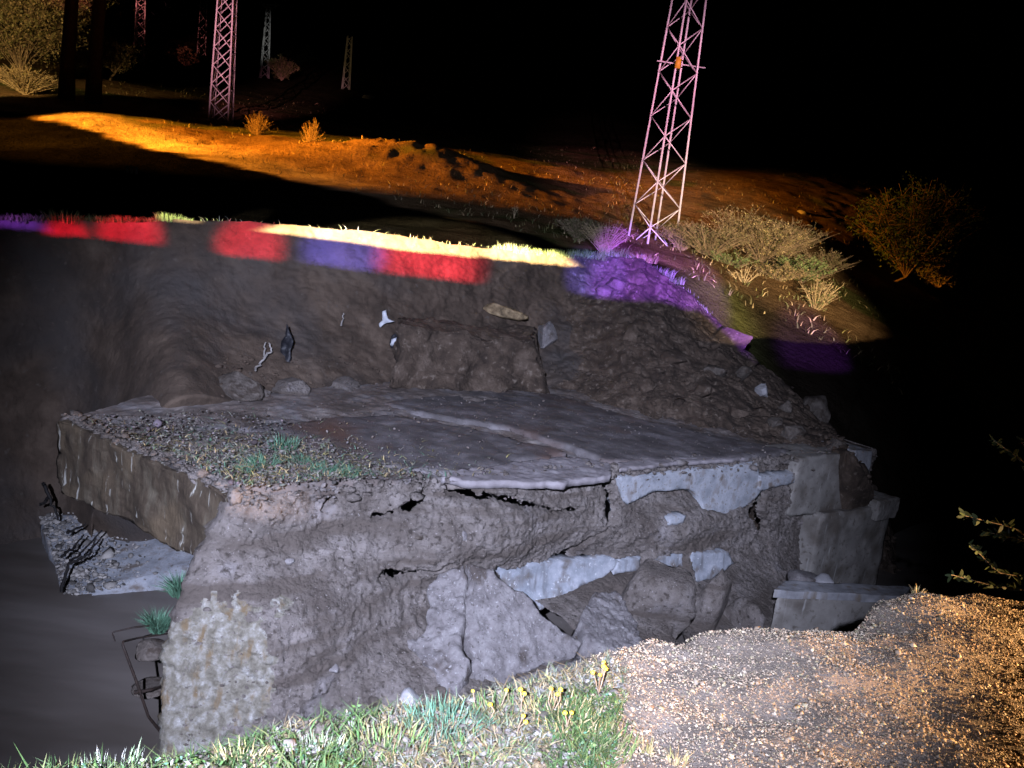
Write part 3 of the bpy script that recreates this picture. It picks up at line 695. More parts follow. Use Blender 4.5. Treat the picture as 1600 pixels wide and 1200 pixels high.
# asphalt sheets still lying on the slab
road = thing('asphalt_remnant', 'broken layered asphalt sheet still lying on the culvert slab', 'asphalt', W(4, ZD, -1))
zplate('asphalt_layer', [(600, 628), (760, 606), (870, 616), (1010, 656), (1180, 692), (1238, 702), (1170, 713), (1060, 716), (955, 722), (900, 700), (800, 668), (650, 642)], ZD + .07, .13, M['asphalt'], road, step=.06, relief=.02, seed=21, jag=.04, edge=.02)
zplate('asphalt_layer', [(372, 668), (520, 652), (620, 648), (760, 672), (885, 706), (800, 722), (700, 738), (560, 722), (450, 692)], ZD + .045, .1, M['asphalt'], road, step=.06, relief=.02, seed=22, jag=.05, edge=.02)
zplate('asphalt_lip', [(690, 744), (720, 732), (800, 722), (890, 712), (955, 722), (950, 742), (880, 754), (790, 752), (720, 750)], ZD + .05, .08, M['asphalt_edge'], road, step=.03, relief=.02, seed=23, jag=.03, edge=.006, rscale=8)
zplate('asphalt_lip', [(968, 732), (1060, 722), (1165, 716), (1160, 708), (1050, 712), (965, 722)], ZD + .06, .05, M['asphalt_edge'], road, step=.03, relief=.015, seed=24, jag=.03, edge=.006, rscale=8)

# ================================================================== FALLEN PIECES
fs = thing('broken_slab', 'large triangular broken concrete slab leaning on the soil, split by a crack', 'slab', onwall(760, 1060)[0])
KA = [(735, 890, .12), (660, 1020, .05), (890, 1020, .10)]
pxplate('slab_piece', [(733, 880), (770, 888), (785, 905), (800, 922), (818, 924), (842, 955), (865, 975), (906, 1004), (897, 1026), (830, 1044), (758, 1088), (724, 1084), (742, 1030), (735, 1010), (729, 960), (738, 900)], KA, .40, M['rubble'], fs, step=.022, relief=.035, rscale=9, seed=31, jag=.025, edge=.006)
pxplate('slab_piece', [(726, 883), (731, 900), (720, 960), (726, 1010), (732, 1030), (712, 1082), (690, 1064), (662, 1034), (640, 1004), (672, 972), (664, 922), (690, 894)], [(735, 890, .08), (660, 1020, .02), (720, 1060, .14)], .40, M['rubble'], fs, step=.022, relief=.06, rscale=7, seed=32, jag=.04, edge=.008)
tag(pxplate('broken_slab', [(907, 965), (930, 930), (962, 922), (990, 962), (1008, 1003), (965, 1018), (915, 1002)], [(930, 930, .05), (915, 1000, .16), (1000, 1000, .08)], .4, M['rubble'], None, step=.022, relief=.04, rscale=8, seed=33, jag=.03, edge=.008), 'small grey slab fragment right of the large cracked triangular slab', 'slab')
for i_, (px, py, ww, hh_, lab) in enumerate([(1008, 945, 118, 125, 'big rounded clod of brown earth left of the vertical crack'), (1108, 955, 80, 125, 'brown earth clod just right of the vertical crack'), (1160, 975, 70, 70, 'smaller brown clod left of the concrete chamber')]):
    P = onwall(px, py)[0]; k_ = np.linalg.norm(P - EYE) / F
    tag(boulder('earth_clod', P, (ww * k_, ww * k_ * .7, hh_ * k_), M['mud'], 700 + i_, i_ * 1.1, facets=11, rough=.09, sub=ICO3), lab, 'earth clod')
tag(pxplate('concrete_kerb', [(745, 1086), (830, 1050), (900, 1030), (985, 1010), (990, 1020), (900, 1046), (830, 1072), (760, 1102)], [(745, 1086, .25), (985, 1010, .25), (830, 1072, .3)], .2, M['rubble'], None, step=.025, relief=.02, seed=36, edge=.008), 'long narrow concrete kerb strip lying along the foot of the triangular slab', 'kerb')
# block of earth slumped from the far bank
cs = [at(612, 612, 12.0), at(855, 612, 13.5), at(840, 600, 15.2), at(625, 600, 13.8), at(622, 512, 12.3), at(838, 528, 13.7), at(832, 512, 15.4), at(630, 500, 14.0)]
tag(block('earth_block', cs, M['mound'], None, 60, .10, 1.6, .10, 41), 'big squarish block of brown earth slumped at the foot of the far bank', 'earth block')
# boulders at the foot of the far bank and on the right slope
def bank_hit(px, py):
    d = BANKG.reshape(-1, 3) - EYE; dp = d @ FW
    x = 800 + F * (d @ RT) / dp; y = 600 - F * (d @ UP) / dp
    c = (x - px) ** 2 + (y - py) ** 2; cand = np.where(c < max(16, c.min() * 1.5))[0]
    return BANKG.reshape(-1, 3)[cand[np.argmin(dp[cand])]]
BLD = [(458, 602, 66, 46, 'mud', 'squarish tan boulder with a flat front at the foot of the far bank'),
       (545, 602, 62, 46, 'mud', 'slanting boulder right of the squarish tan one at the bank foot'),
       (365, 600, 76, 48, 'stone', 'broad brown earth lump left of the squarish tan boulder'),
       (402, 612, 48, 28, 'mud', 'low grey stone just left of the squarish tan boulder'),
       (728, 588, 64, 50, 'mud', 'rounded stone embedded in front of the slumped earth block'),
       (792, 484, 60, 22, 'tanstone', 'crumbly yellow-tan stone sticking out high on the far bank'),
       (858, 520, 44, 50, 'rubble', 'grey-white fractured stone in the far bank above the slab'),
       (1138, 527, 62, 42, 'mound', 'large rounded boulder lit purple on the crest of the right slope'),
       (1190, 606, 25, 22, 'palestone', 'pale square-cut stone block standing out on the right slope'),
       (1228, 632, 24, 18, 'stone', 'grey stone below and right of the pale square-cut block'),
       (1160, 585, 28, 18, 'stone', 'flat stone just above the pale square-cut block'),
       (1275, 645, 60, 50, 'stone', 'big dark boulder at the right end of the rubble slope'),
       (1120, 575, 40, 24, 'stone', 'angular brown rock on the upper rubble slope'),
       (1095, 610, 36, 22, 'mound', 'brown lump in the middle of the rubble slope'),
       (1060, 560, 42, 22, 'mound', 'long brown lump below the purple-lit crest'),
       (1010, 600, 34, 20, 'mound', 'small brown lump low on the left of the rubble slope'),
       (985, 520, 28, 40, 'mound', 'upright tan lump in the soil of the rubble slope'),
       (1240, 672, 30, 22, 'stone', 'grey stone at the foot of the rubble slope near the big dark boulder'),
       (1205, 655, 26, 20, 'stone', 'dark stone left of the boulder at the slope foot'),
       (1150, 640, 34, 22, 'mound', 'brown rock low on the right slope above the slab edge'),
       (1305, 690, 34, 22, 'stone', 'stone lying at the right end of the slab under the dark boulder'),
       (960, 440, 40, 26, 'mound', 'blue-lit stone at the left end of the purple crest'),
       (940, 452, 26, 20, 'mound', 'small bluish stone beside the blue-lit stone on the crest')]
for i, (px, py, ww, hh_, m, lab) in enumerate(BLD):
    P = bank_hit(px, py); k = np.linalg.norm(P - EYE) / F
    o = boulder('boulder', P + np.array([0, -.06, -.05 * hh_ * k]), (ww * k, ww * k * .8, hh_ * k), M[m], 200 + i, rz=i * 1.3, facets=15, rough=.09, sub=ICO3)
    tag(o, lab, 'boulder', 'boulders on the far bank')
# many smaller stones on the rubble slope, too small to pick apart
def scatter(name, P, size, mat_, cols=None, sub=ICO1, seed=0, flat=(.45, 1.0), parent=None, kind='stuff'):
    r = np.random.default_rng(seed); n_ = len(P); V, Fc = sub; nv = len(V)
    sc3 = size[:, None] * np.stack([r.uniform(.7, 1.3, n_), r.uniform(.7, 1.2, n_), r.uniform(*flat, n_) * .75], -1)
    a = r.uniform(0, 6.283, n_); t = r.normal(0, .5, n_); ca, sa, ct, st_ = np.cos(a), np.sin(a), np.cos(t), np.sin(t)
    jit = 1 + r.uniform(-.38, .32, (n_, nv))
    Q = V[None] * jit[..., None] * sc3[:, None]
    y = Q[..., 1] * ct[:, None] - Q[..., 2] * st_[:, None]; z = Q[..., 1] * st_[:, None] + Q[..., 2] * ct[:, None]; x = Q[..., 0]
    Q = np.stack([x * ca[:, None] - y * sa[:, None], x * sa[:, None] + y * ca[:, None], z], -1) + P[:, None]
    Fa = (Fc[None] + (np.arange(n_) * nv)[:, None, None]).reshape(-1, 3)
    C = None if cols is None else np.repeat(cols, nv, 0)
    o = mk(name, Q.reshape(-1, 3), Fa, mat_, None, smooth=False, colors=C)
    return tag(o, kind=kind)
r = np.random.default_rng(5)
sel = np.where((np.repeat(upx, len(vv)) > 1030) & (vgrid > .05) & (vgrid < 1.02))[0]; sel = r.choice(sel, 900)
scatter('slope_rubble', BANKG.reshape(-1, 3)[sel] + r.normal(0, .02, (900, 3)), r.gamma(1.0, .026, 900) + .012, M['mound'], seed=6)
sel = np.where((np.repeat(upx, len(vv)) < 1030) & (np.repeat(upx, len(vv)) > 330) & (vgrid > .80) & (vgrid < 1.02))[0]; sel = r.choice(sel, 900)
scatter('bank_foot_rubble', BANKG.reshape(-1, 3)[sel] + r.normal(0, .02, (900, 3)), r.gamma(1.2, .012, 900) + .006, M['bank'], seed=7)
# grit and stones in the soil face
Pm = PW.reshape(-1, 3); okm = np.where((Ug.ravel() > .01) & (Ug.ravel() < .97) & (Zg.ravel() > -3.4))[0]; sel = r.choice(okm, 9000)
scatter('soil_grit', Pm[sel], r.gamma(.9, .0062, 9000) + .003, M['mud'], seed=8)
ne = 1500; se = r.uniform(.05, 9.9, ne); oe = .02 + .10 * fbm(np.stack([se, se * 0, se * 0], -1), 1.2, 5, .6, 110) + r.normal(0, .07, ne)
scatter('edge_crumbs', W(se, ZD + r.normal(.0, .03, ne) - np.clip(oe - .05, 0, 1) * .5, oe), r.gamma(1.0, .014, ne) + .006, M['mud'], seed=12)
ne = 900; te = r.uniform(-.05, 2.95, ne); se = -.43 * te + np.abs(r.normal(0, .10, ne)) - .05
scatter('headwall_crumbs', W(se, ZD + .03 + r.normal(0, .02, ne), -te), r.gamma(1.0, .013, ne) + .006, M['mud'], seed=13)
# heaped rubble on the left end of the slab
nn_ = 9000; s3 = r.normal(.35, .85, nn_); t3 = np.where(r.uniform(0, 1, nn_) < .6, np.abs(r.normal(0, .8, nn_)) - .05, r.uniform(0, 2.9, nn_)); s3 = s3 - .43 * t3
keep = (t3 < 2.8) & (s3 > -.43 * t3 + .03); s3, t3 = s3[keep], t3[keep]
zz3 = ZD + .05 + .07 * np.exp(-((s3 - .6) / 1.1) ** 2)
tint = r.uniform(.04, .20, (len(s3), 1)) * np.array([[1, .93, .86]]) * (1 + r.normal(0, .06, (len(s3), 3)))
scatter('slab_rubble', W(s3, zz3, -t3) + r.normal(0, .015, (len(s3), 3)), r.gamma(1.0, .0055, len(s3)) + .0028, M['gravel'], np.clip(tint, .03, .6), seed=9)
nl_ = 2600; s4 = r.normal(.5, .95, nl_); t4 = np.abs(r.normal(0, 1.0, nl_)) - .1; s4 = s4 - .43 * t4; kp = (t4 < 2.8) & (s4 > -.43 * t4); s4, t4 = s4[kp], t4[kp]; nl_ = len(s4)
LIT = (W(s4, ZD + .07 + .07 * np.exp(-((s4 - .6) / 1.1) ** 2), -t4), nl_)
nn_ = 1500; s3 = r.uniform(.5, 10, nn_); t3 = r.uniform(.02, 3.6, nn_)
zz3 = ZD + .085
scatter('slab_grit', W(s3, zz3, -t3), r.gamma(1.1, .004, nn_) + .002, M['deck'], seed=10)
ST = [(640, 1092, 30, 22, 'palestone', 'pale stone at the bottom of the soil below the cracked slab'), (585, 1098, 20, 14, 'stone', 'small tan stone left of the pale one at the soil foot'),
      (520, 1046, 16, 12, 'rubble', 'small stone beside the mossy pier'), (656, 840, 18, 10, 'stone', 'flat pebble in the soil under the slab lip'), (707, 838, 14, 12, 'rubble', 'left one of two small pebbles in the middle of the soil face'),
      (724, 838, 12, 12, 'rubble', 'right one of two small pebbles in the middle of the soil face'), (690, 1085, 22, 16, 'stone', 'stone wedged under the left piece of the cracked slab'), (452, 876, 12, 9, 'rubble', 'pebble high on the left soil slope')]
for i, (px, py, ww, hh_, m, lab) in enumerate(ST):
    P, ss, zz_ = onwall(px, py, .03); k = np.linalg.norm(P - EYE) / F
    tag(boulder('stone', P, (ww * k, ww * k * .8, hh_ * k), M[m], 300 + i, i), lab, 'stone', 'loose stones in the soil face')
# chunk of white mortar on the chamber
P = at(1290, 915, 9.6); tag(boulder('mortar_lump', P, (.34, .25, .22), M['palestone'], 340, 1), 'pale mortar lump behind the chamber at the end wall', 'rubble')
P = at(1255, 905, 9.7); tag(boulder('mortar_lump', P, (.4, .3, .2), M['rubble'], 341, 1), 'grey mortar lump at the chamber left corner', 'rubble')

# ---- broken apron slab in the water on the left
cs = []
tops = [at(102, 938, 9.2), at(330, 885, 9.9), at(262, 782, 11.8), at(64, 808, 10.8)]
for v in tops: q = v.copy(); q[2] = -4.4; cs.append(q)
cs += tops
tag(block('apron_slab', cs, M['pale_concrete'], None, 36, .03, 2.5, .06, 51), 'tilted broken concrete apron block standing in the muddy water below the headwall', 'concrete block')
tA, tB, tC, tD = tops
def apron(u_, v_): return (tA * (1 - u_) + tB * u_) * (1 - v_) + (tD * (1 - u_) + tC * u_) * v_
uu = r.beta(1, 4.2, 1500); v2 = r.uniform(0, 1, 1500)
Pa = np.array([apron(a, b) for a, b in zip(uu, v2)]); Pa[:, 2] += .02
scatter('apron_debris', Pa, r.gamma(1.2, .010, 1500) + .004, M['gravel'], np.clip(r.uniform(.06, .40, (1500, 1)) * np.array([[1, .95, .88]]), .03, .6), seed=11)
def twiggy(name, px, Ydepth, rad, m, label, cat, group=None, wob=.03, seed=0):
    rr = np.random.default_rng(seed); paths = []; rads = []
    for line in px:
        p = np.array([at(a, b, Ydepth if len(rest) == 0 else rest[0]) for a, b, *rest in line])
        t = np.linspace(0, len(p) - 1, len(p) * 5); q = np.stack([np.interp(t, np.arange(len(p)), p[:, k]) for k in range(3)], -1)
        q += rr.normal(0, wob * .3, q.shape); paths.append(q); rads.append(np.linspace(rad, rad * .5, len(q)))
    V, Fc = tube(paths, rads, 6); o = mk(name, V, Fc, m)
    return tag(o, label, cat, group)
twiggy('dead_branch', [[(95, 925, 9.1), (108, 880, 9.4), (128, 862, 9.7), (160, 828, 10.1)], [(110, 880, 9.35), (140, 865, 9.6), (150, 840, 9.8)], [(96, 868, 9.5), (118, 852, 9.8), (130, 835, 10)], [(105, 832, 10), (135, 820, 10.3)]], 9, .022, M['blackwood'], 'forked black dead branch lying across the broken apron block', 'branch', seed=1)
twiggy('dead_branch', [[(68, 755, 10.6), (78, 778, 10.6), (92, 812, 10.5)], [(78, 778, 10.6), (62, 790, 10.6)]], 10, .028, M['blackwood'], 'short black stick poking up at the back of the apron block', 'branch', seed=2)
twiggy('rebar', [[(250, 1142, 6.6), (232, 1120, 6.45), (215, 1070, 6.4), (190, 1003, 6.4), (215, 997, 6.7), (262, 990, 7.0)]], 6.4, .016, M['rebar'], 'bent black reinforcing bar sticking out of the mossy pier over the water', 'rebar', wob=0)
twiggy('rebar', [[(262, 975, 7.0), (210, 980, 6.7), (175, 988, 6.6), (180, 1002, 6.6)]], 6.6, .010, M['rebar'], 'thin hooked reinforcing bar above the bent one at the pier', 'rebar', wob=0)
twiggy('rebar', [[(210, 1082, 6.4), (235, 1078, 6.5), (272, 1066, 6.9)]], 6.6, .02, M['rebar'], 'short straight bar crossing the bent reinforcing bar', 'rebar', wob=0)
tag(boulder('stone', at(238, 1075, 6.75), (.30, .25, .09), M['stone'], 351), 'flat stone ledge jutting from the pier beside the bars', 'stone')
tag(boulder('stone', at(235, 1015, 6.9), (.30, .25, .12), M['stone'], 352), 'grey stone below the hanging plant on the pier edge', 'stone')
# debris caught on the far bank
def onbank(px, py, dy=-.12):
    P = bank_hit(px, py); return P + np.array([0, dy, 0])
def bt(px, py): return (px, py, bank_hit(px, py)[1] - .10)
twiggy('root', [[bt(398, 578), bt(412, 560), bt(416, 535)], [bt(412, 560), bt(424, 548), bt(421, 535)]], 12, .02, M['driftwood'], 'pale forked root standing against the far bank above the boulders', 'root', seed=3)
twiggy('root', [[bt(533, 510), bt(537, 488)]], 12, .015, M['driftwood'], 'single pale root stub high on the far bank', 'root', seed=4)
def rag(name, pxs, m, label, cat, seed):
    pl = np.array(pxs, float); Yd = bank_hit(*pl.mean(0))[1] - .16
    def f(a, b, h):
        return np.array([at(x, y, Yd + .10 * float(fbm(np.array([x / 14., y / 14., seed]), 1, 3))) for x, y in zip(a, b)]) + h[:, None] * np.array([0, -1, 0]) * .0
    return tag(plate(name, pl, f, .0, m, None, step=3.0, relief=0, edge=0, jag=.5, seed=seed), label, cat)
def rag3(name, pxs, m, label, cat, seed):
    o = rag(name, pxs, m, label, cat, seed); md = o.modifiers.new('thickness', 'SOLIDIFY'); md.thickness = .012; return o
rag3('plastic_scrap', [(597, 486), (603, 484), (606, 498), (617, 502), (603, 504), (594, 511), (592, 506), (598, 500)], M['cloth'], 'torn white plastic scrap caught on the far bank', 'plastic', 61)
rag3('plastic_scrap', [(612, 524), (624, 517), (626, 528), (620, 540), (611, 543), (609, 535)], M['blackcloth'], 'crumpled black and white plastic bag by the edge of the earth block', 'plastic', 62)
rag3('plastic_scrap', [(612, 530), (619, 527), (619, 534), (613, 540), (610, 538)], M['cloth'], 'small white corner of the crumpled bag by the earth block', 'plastic', 63)
rag3('plastic_scrap', [(448, 505), (454, 520), (459, 532), (455, 545), (455, 560), (450, 577), (444, 560), (438, 548), (440, 532), (446, 525)], M['blackcloth'], 'long black plastic strip hanging on the far bank', 'plastic', 64)

# ================================================================== PYLONS
def beam(a, b, w_):
    a = np.asarray(a, float); b = np.asarray(b, float); t = b - a; t /= np.linalg.norm(t)
    n_ = np.cross(t, [.3, .9, .1]); n_ /= np.linalg.norm(n_); m_ = np.cross(t, n_); V = []
    for e in (a, b):
        for i, j in ((-1, -1), (1, -1), (1, 1), (-1, 1)): V.append(e + (n_ * i + m_ * j) * w_ / 2)
    return np.array(V), np.array([(0, 1, 5, 4), (1, 2, 6, 5), (2, 3, 7, 6), (3, 0, 4, 7), (0, 3, 2, 1), (4, 5, 6, 7)])
def pylon(px, py, Y, wbase, wtop, H, rot, panels, label, leg=.08, br=.045, each=True, arm=None, xbr=False):
    b = at(px, py, Y); b[2] = terr(np.array([b[0]]), np.array([b[1]]))[0] - .05; z_img = at(px, py, Y)[2]; b[2] = min(b[2], z_img)
    t = thing('lattice_pylon', label, 'pylon', b, 'steel lattice pylons on the hillside')
    def cor(h, i):
        f = h / H; w_ = wbase * (1 - f) + wtop * f; a = rot + math.pi / 4 + i * math.pi / 2
        return np.array([math.cos(a) * w_ * .7071, math.sin(a) * w_ * .7071, h])
    for i in range(4):
        V, Fc = beam(cor(0, i), cor(H, i), leg); mk('leg', V, Fc, M['steel'], t, smooth=False)
        V, Fc = beam(cor(-1.2, i), cor(.12, i), leg * 2.6); mk('footing', V, Fc, M['concrete'], t, smooth=False)
    hs = [H * (1 - (1 - k / panels) ** 1.18) for k in range(panels + 1)]
    allV = []; allF = []; off_ = 0
    for k in range(panels):
        for i in range(4):
            prs = [(cor(hs[k], i), cor(hs[k + 1], (i + 1) % 4))] if (k + i) % 2 else [(cor(hs[k + 1], i), cor(hs[k], (i + 1) % 4))]
            if xbr: prs = [(cor(hs[k], i), cor(hs[k + 1], (i + 1) % 4)), (cor(hs[k + 1], i), cor(hs[k], (i + 1) % 4))]
            for a_, b_ in prs:
                V, Fc = beam(a_, b_, br)
                if each: mk('brace', V, Fc, M['steel'], t, smooth=False)
                else: allV.append(V); allF.append(Fc + off_); off_ += 8
    if not each: mk('bracing', np.vstack(allV), np.vstack(allF), M['steel'], t, smooth=False)
    if arm:
        hA, La = arm
        V, Fc = beam(np.array([-La, 0, hA]), np.array([La, 0, hA]), leg * 1.6); mk('crossarm', V, Fc, M['steel'], t, smooth=False)
        for sx in (-1, 1):
            V, Fc = beam(np.array([sx * La * .9, 0, hA]), np.array([sx * wtop * .4, 0, hA - La * .35]), leg); mk('arm_strut', V, Fc, M['steel'], t, smooth=False)
    return t, cor
t, cor = pylon(1016, 392, 28, 1.22, .42, 16.0, math.radians(28), 24, 'tall lattice pylon at the right, closest to the collapsed bank', .062, .032)
V, Fc = beam(np.array([-.78, -.1, 6.35]), np.array([.92, .05, 6.35]), .04); mk('climbing_guard', V, Fc, M['steel'], t, smooth=False)
V, Fc = beam(np.array([-.1, -.85, 6.35]), np.array([.1, .85, 6.35]), .04); mk('climbing_guard', V, Fc, M['steel'], t, smooth=False)
pc = cor(6.2, 2); V, Fc = beam(pc + np.array([.05, -.10, -.15]), pc + np.array([.05, -.10, .2]), .17); mk('warning_plate', V, Fc, M['sign'], t, smooth=False)
pylon(345, 192, 44, 1.02, .46, 15.0, math.radians(8), 18, 'pinkish lit lattice pylon with crossed braces on the left, beyond the orange track', .075, .045, True, None, True)
pylon(217, 120, 75, .95, .5, 13.0, math.radians(20), 18, 'red lit lattice pylon farthest left, on the dark slope', .09, .05, False, None, True)
pylon(413, 120, 100, .95, .4, 8.6, math.radians(30), 11, 'whole small pylon with a crossarm on top, beside a green bush', .09, .06, False, (8.6, 1.25))
pylon(314, 95, 120, 1.2, .6, 14.0, math.radians(25), 12, 'faint dark red pylon between the two bright left pylons', .09, .05, False)
pylon(540, 141, 95, .8, .5, 6.0, math.radians(25), 8, 'barely visible dark pylon in the middle of the hillside', .08, .05, False)

# ================================================================== PLANTS
def blades(B, H, Wd, lean, C, seed=0):
    """tapered two-joint blades; lean = horizontal offset of the tip"""
    n_ = len(B); rr = np.random.default_rng(seed); a = rr.uniform(0, 6.283, n_); sx = np.stack([np.cos(a), np.sin(a), a * 0], -1) * (Wd / 2)[:, None]
    up = np.zeros((n_, 3)); up[:, 2] = H; L3 = np.column_stack([lean, np.zeros(n_)])
    mid = B + up * .58 + L3 * .32; tip = B + up + L3
    V = np.stack([B - sx, B + sx, mid - sx * .75, mid + sx * .75, tip], 1).reshape(-1, 3); k = (np.arange(n_) * 5)[:, None]
    Fc = np.stack([k + [0, 1, 3], k + [0, 3, 2], k + [2, 3, 4]], 1).reshape(-1, 3)
    return V, Fc, np.repeat(C, 5, 0)
GREEN = np.array([[.05, .11, .03], [.07, .14, .04], [.11, .17, .05], [.15, .17, .06], [.20, .17, .09]])
STRAW = np.array([[.34, .26, .13], [.42, .34, .18], [.28, .20, .10], [.24, .22, .08]])
TEAL = np.array([[.06, .14, .085], [.09, .18, .115], [.05, .10, .06]])
PALE = np.array([[.22, .23, .18], [.28, .27, .23], [.16, .20, .12], [.11, .16, .08]])
def tuft(name, base, n_, h, spread, pal, label, group=None, wd=None, seed=0, parent=None, lean=.5, droop=0):
    rr = np.random.default_rng(seed); base = np.asarray(base, float); a = rr.uniform(0, 6.283, n_); q = np.sqrt(rr.uniform(0, 1, n_)) * spread
    B = np.stack([np.cos(a) * q, np.sin(a) * q * .8, np.zeros(n_) - .01], -1)
    H_ = h * rr.uniform(.45, 1.0, n_) * (1 - droop); ln = np.stack([np.cos(a), np.sin(a)], -1) * (h * lean * rr.uniform(.1, 1, n_))[:, None] + rr.normal(0, h * .12, (n_, 2))
    C = pal[rr.integers(0, len(pal), n_)] * rr.uniform(.75, 1.2, (n_, 1))
    V, Fc, C = blades(B, H_, np.full(n_, wd or h * .045) * rr.uniform(.6, 1.2, n_), ln, C, seed + 1)
    o = mk(name, V, Fc, M['grass'], parent, smooth=False, colors=C); o.location = [float(x) for x in base]
    if label: tag(o, label, 'grass tuft', group)
    return o
V, Fc, C = blades(LIT[0], r.uniform(.005, .05, LIT[1]), r.uniform(.006, .014, LIT[1]), r.normal(0, .07, (LIT[1], 2)), np.vstack([STRAW, PALE, STRAW * .4, TEAL])[r.integers(0, 15, LIT[1])], 90)
tag(mk('slab_litter', V, Fc, M['grass'], None, smooth=False, colors=C), 'dry stalks strewn over the rubble on the slab', kind='stuff')
# grass carpet on the near shoulder
def near_pts(n_, f, seed):
    rr = np.random.default_rng(seed); out_ = np.zeros((0, 2))
    while len(out_) < n_:
        q = np.stack([rr.uniform(-1.9, 4.6, n_ * 2), rr.uniform(1.3, 5.0, n_ * 2)], -1); q = q[f(q, rr)]; out_ = np.vstack([out_, q])
    return out_[:n_]
def edge_y(x): return np.interp(x, EDGE[:, 0], EDGE[:, 1])
def gx_b(y): return .52 + .10 * np.sin(y * 5)          # grass / gravel boundary
def fgrass(q, rr):
    x, y = q[:, 0], q[:, 1]; nzz = fbm(np.column_stack([q, q[:, 0] * 0]), 2.2, 3, seed=80)
    return (y < edge_y(x) + .05) & (x < gx_b(y) + .12 * nzz) & ((nzz > -.28) | (rr.uniform(0, 1, len(q)) < .35))
q = near_pts(20000, fgrass, 81); zq = near_z(q[:, 0], q[:, 1]); rr = np.random.default_rng(82)
keep = zq > -.25; q, zq = q[keep], zq[keep]; n_ = len(q)
nb2 = fbm(np.column_stack([q, q[:, 0] * 0]), 1.7, 3, seed=83)
C = np.where((nb2 > -.12)[:, None], GREEN[rr.integers(0, 4, n_)], np.where((rr.uniform(0, 1, n_) < .5)[:, None], PALE[rr.integers(0, 4, n_)], STRAW[rr.integers(0, 4, n_)])) * rr.uniform(.35, .75, (n_, 1))
H_ = rr.uniform(.012, .042, n_) * (1 + .7 * (nb2 > .1))
V, Fc, C = blades(np.column_stack([q, zq - .005]), H_, rr.uniform(.0035, .008, n_), rr.normal(0, .04, (n_, 2)), C, 84)
tag(mk('grass', V, Fc, M['grass'], None, smooth=False, colors=C), 'short mixed green and dry grass on the near shoulder', kind='stuff')
# small broad leaves of the ground cover
q = near_pts(9000, fgrass, 91); nq = fbm(np.column_stack([q, q[:, 0] * 0]), 1.7, 3, seed=83); q = q[nq > -.02]; nl = len(q); zq = near_z(q[:, 0], q[:, 1])
pos = np.column_stack([q, zq + rr.uniform(.004, .035, nl)]); a = rr.normal(0, 1, (nl, 3)) * np.array([1, 1, .5]); a /= np.linalg.norm(a, axis=1)[:, None]; b = np.cross(a, rr.normal(0, 1, (nl, 3))); b /= np.linalg.norm(b, axis=1)[:, None]; L_ = rr.uniform(.008, .022, nl)[:, None]
V = np.stack([pos, pos + a * L_ * .5 + b * L_ * .25, pos + a * L_, pos + a * L_ * .5 - b * L_ * .25], 1).reshape(-1, 3)
tag(mk('ground_cover', V, (np.arange(nl) * 4)[:, None] + np.array([[0, 1, 2, 3]]), M['leaf'], None, smooth=False, colors=np.repeat(np.vstack([TEAL, GREEN[:3], PALE[1:2]])[rr.integers(0, 7, nl)] * rr.uniform(.6, 1.2, (nl, 1)), 4, 0)), 'low leafy ground cover among the grass', kind='stuff')
# fallen leaves and chips among the grass
q = near_pts(5000, fgrass, 85); zq = near_z(q[:, 0], q[:, 1])
cols_ = np.array([[.16, .13, .11], [.22, .19, .165], [.10, .085, .07], [.20, .15, .09], [.27, .25, .23]])[rr.integers(0, 5, 5000)] * rr.uniform(.35, .8, (5000, 1))
scatter('leaf_litter', np.column_stack([q, zq + .004]), rr.gamma(2, .0032, 5000) + .003, M['gravel'], cols_, seed=86)
# gravel
def fgrav(q, rr):
    x, y = q[:, 0], q[:, 1]; return (y < edge_y(x) + .12) & (x > gx_b(y) - .08 + .10 * rr.normal(0, 1, len(q))) & (x < 1.02 * y + .6) & (y > 1.25)
ng = 115000
q = near_pts(ng, fgrav, 87); zq = near_z(q[:, 0], q[:, 1])
pal = np.array([[.46, .38, .31], [.40, .33, .27], [.52, .46, .39], [.36, .30, .25], [.48, .36, .28], [.60, .55, .49], [.40, .38, .28]])
cols_ = pal[rr.integers(0, 7, ng)] * rr.uniform(.32, .80, (ng, 1)) * np.array([[1.0, .93, .80]])
scatter('gravel', np.column_stack([q, zq + rr.uniform(-.002, .012, ng)]), rr.gamma(1.2, .0020, ng) + .0015, M['gravel'], cols_, sub=OCT, seed=88)
# dry weed stubs in the gravel
TG = [(1060, 1180, 'small dry weed at the bottom edge of the gravel', STRAW, .07), (1010, 1160, 'yellow dry weed where grass meets gravel', STRAW, .07), (1340, 960, 'pale green weed on the crest of the gravel hump', PALE, .06), (1430, 940, 'yellowish weed on the far edge of the gravel', STRAW, .07)]
for i, (px, py, lab, pl_, h) in enumerate(TG):
    P = onz(px, py, 0.02); tuft('weed', (P[0], P[1], near_z(np.array([P[0]]), np.array([P[1]]))[0]), 40, h, .03, pl_, lab, seed=400 + i, wd=.006)
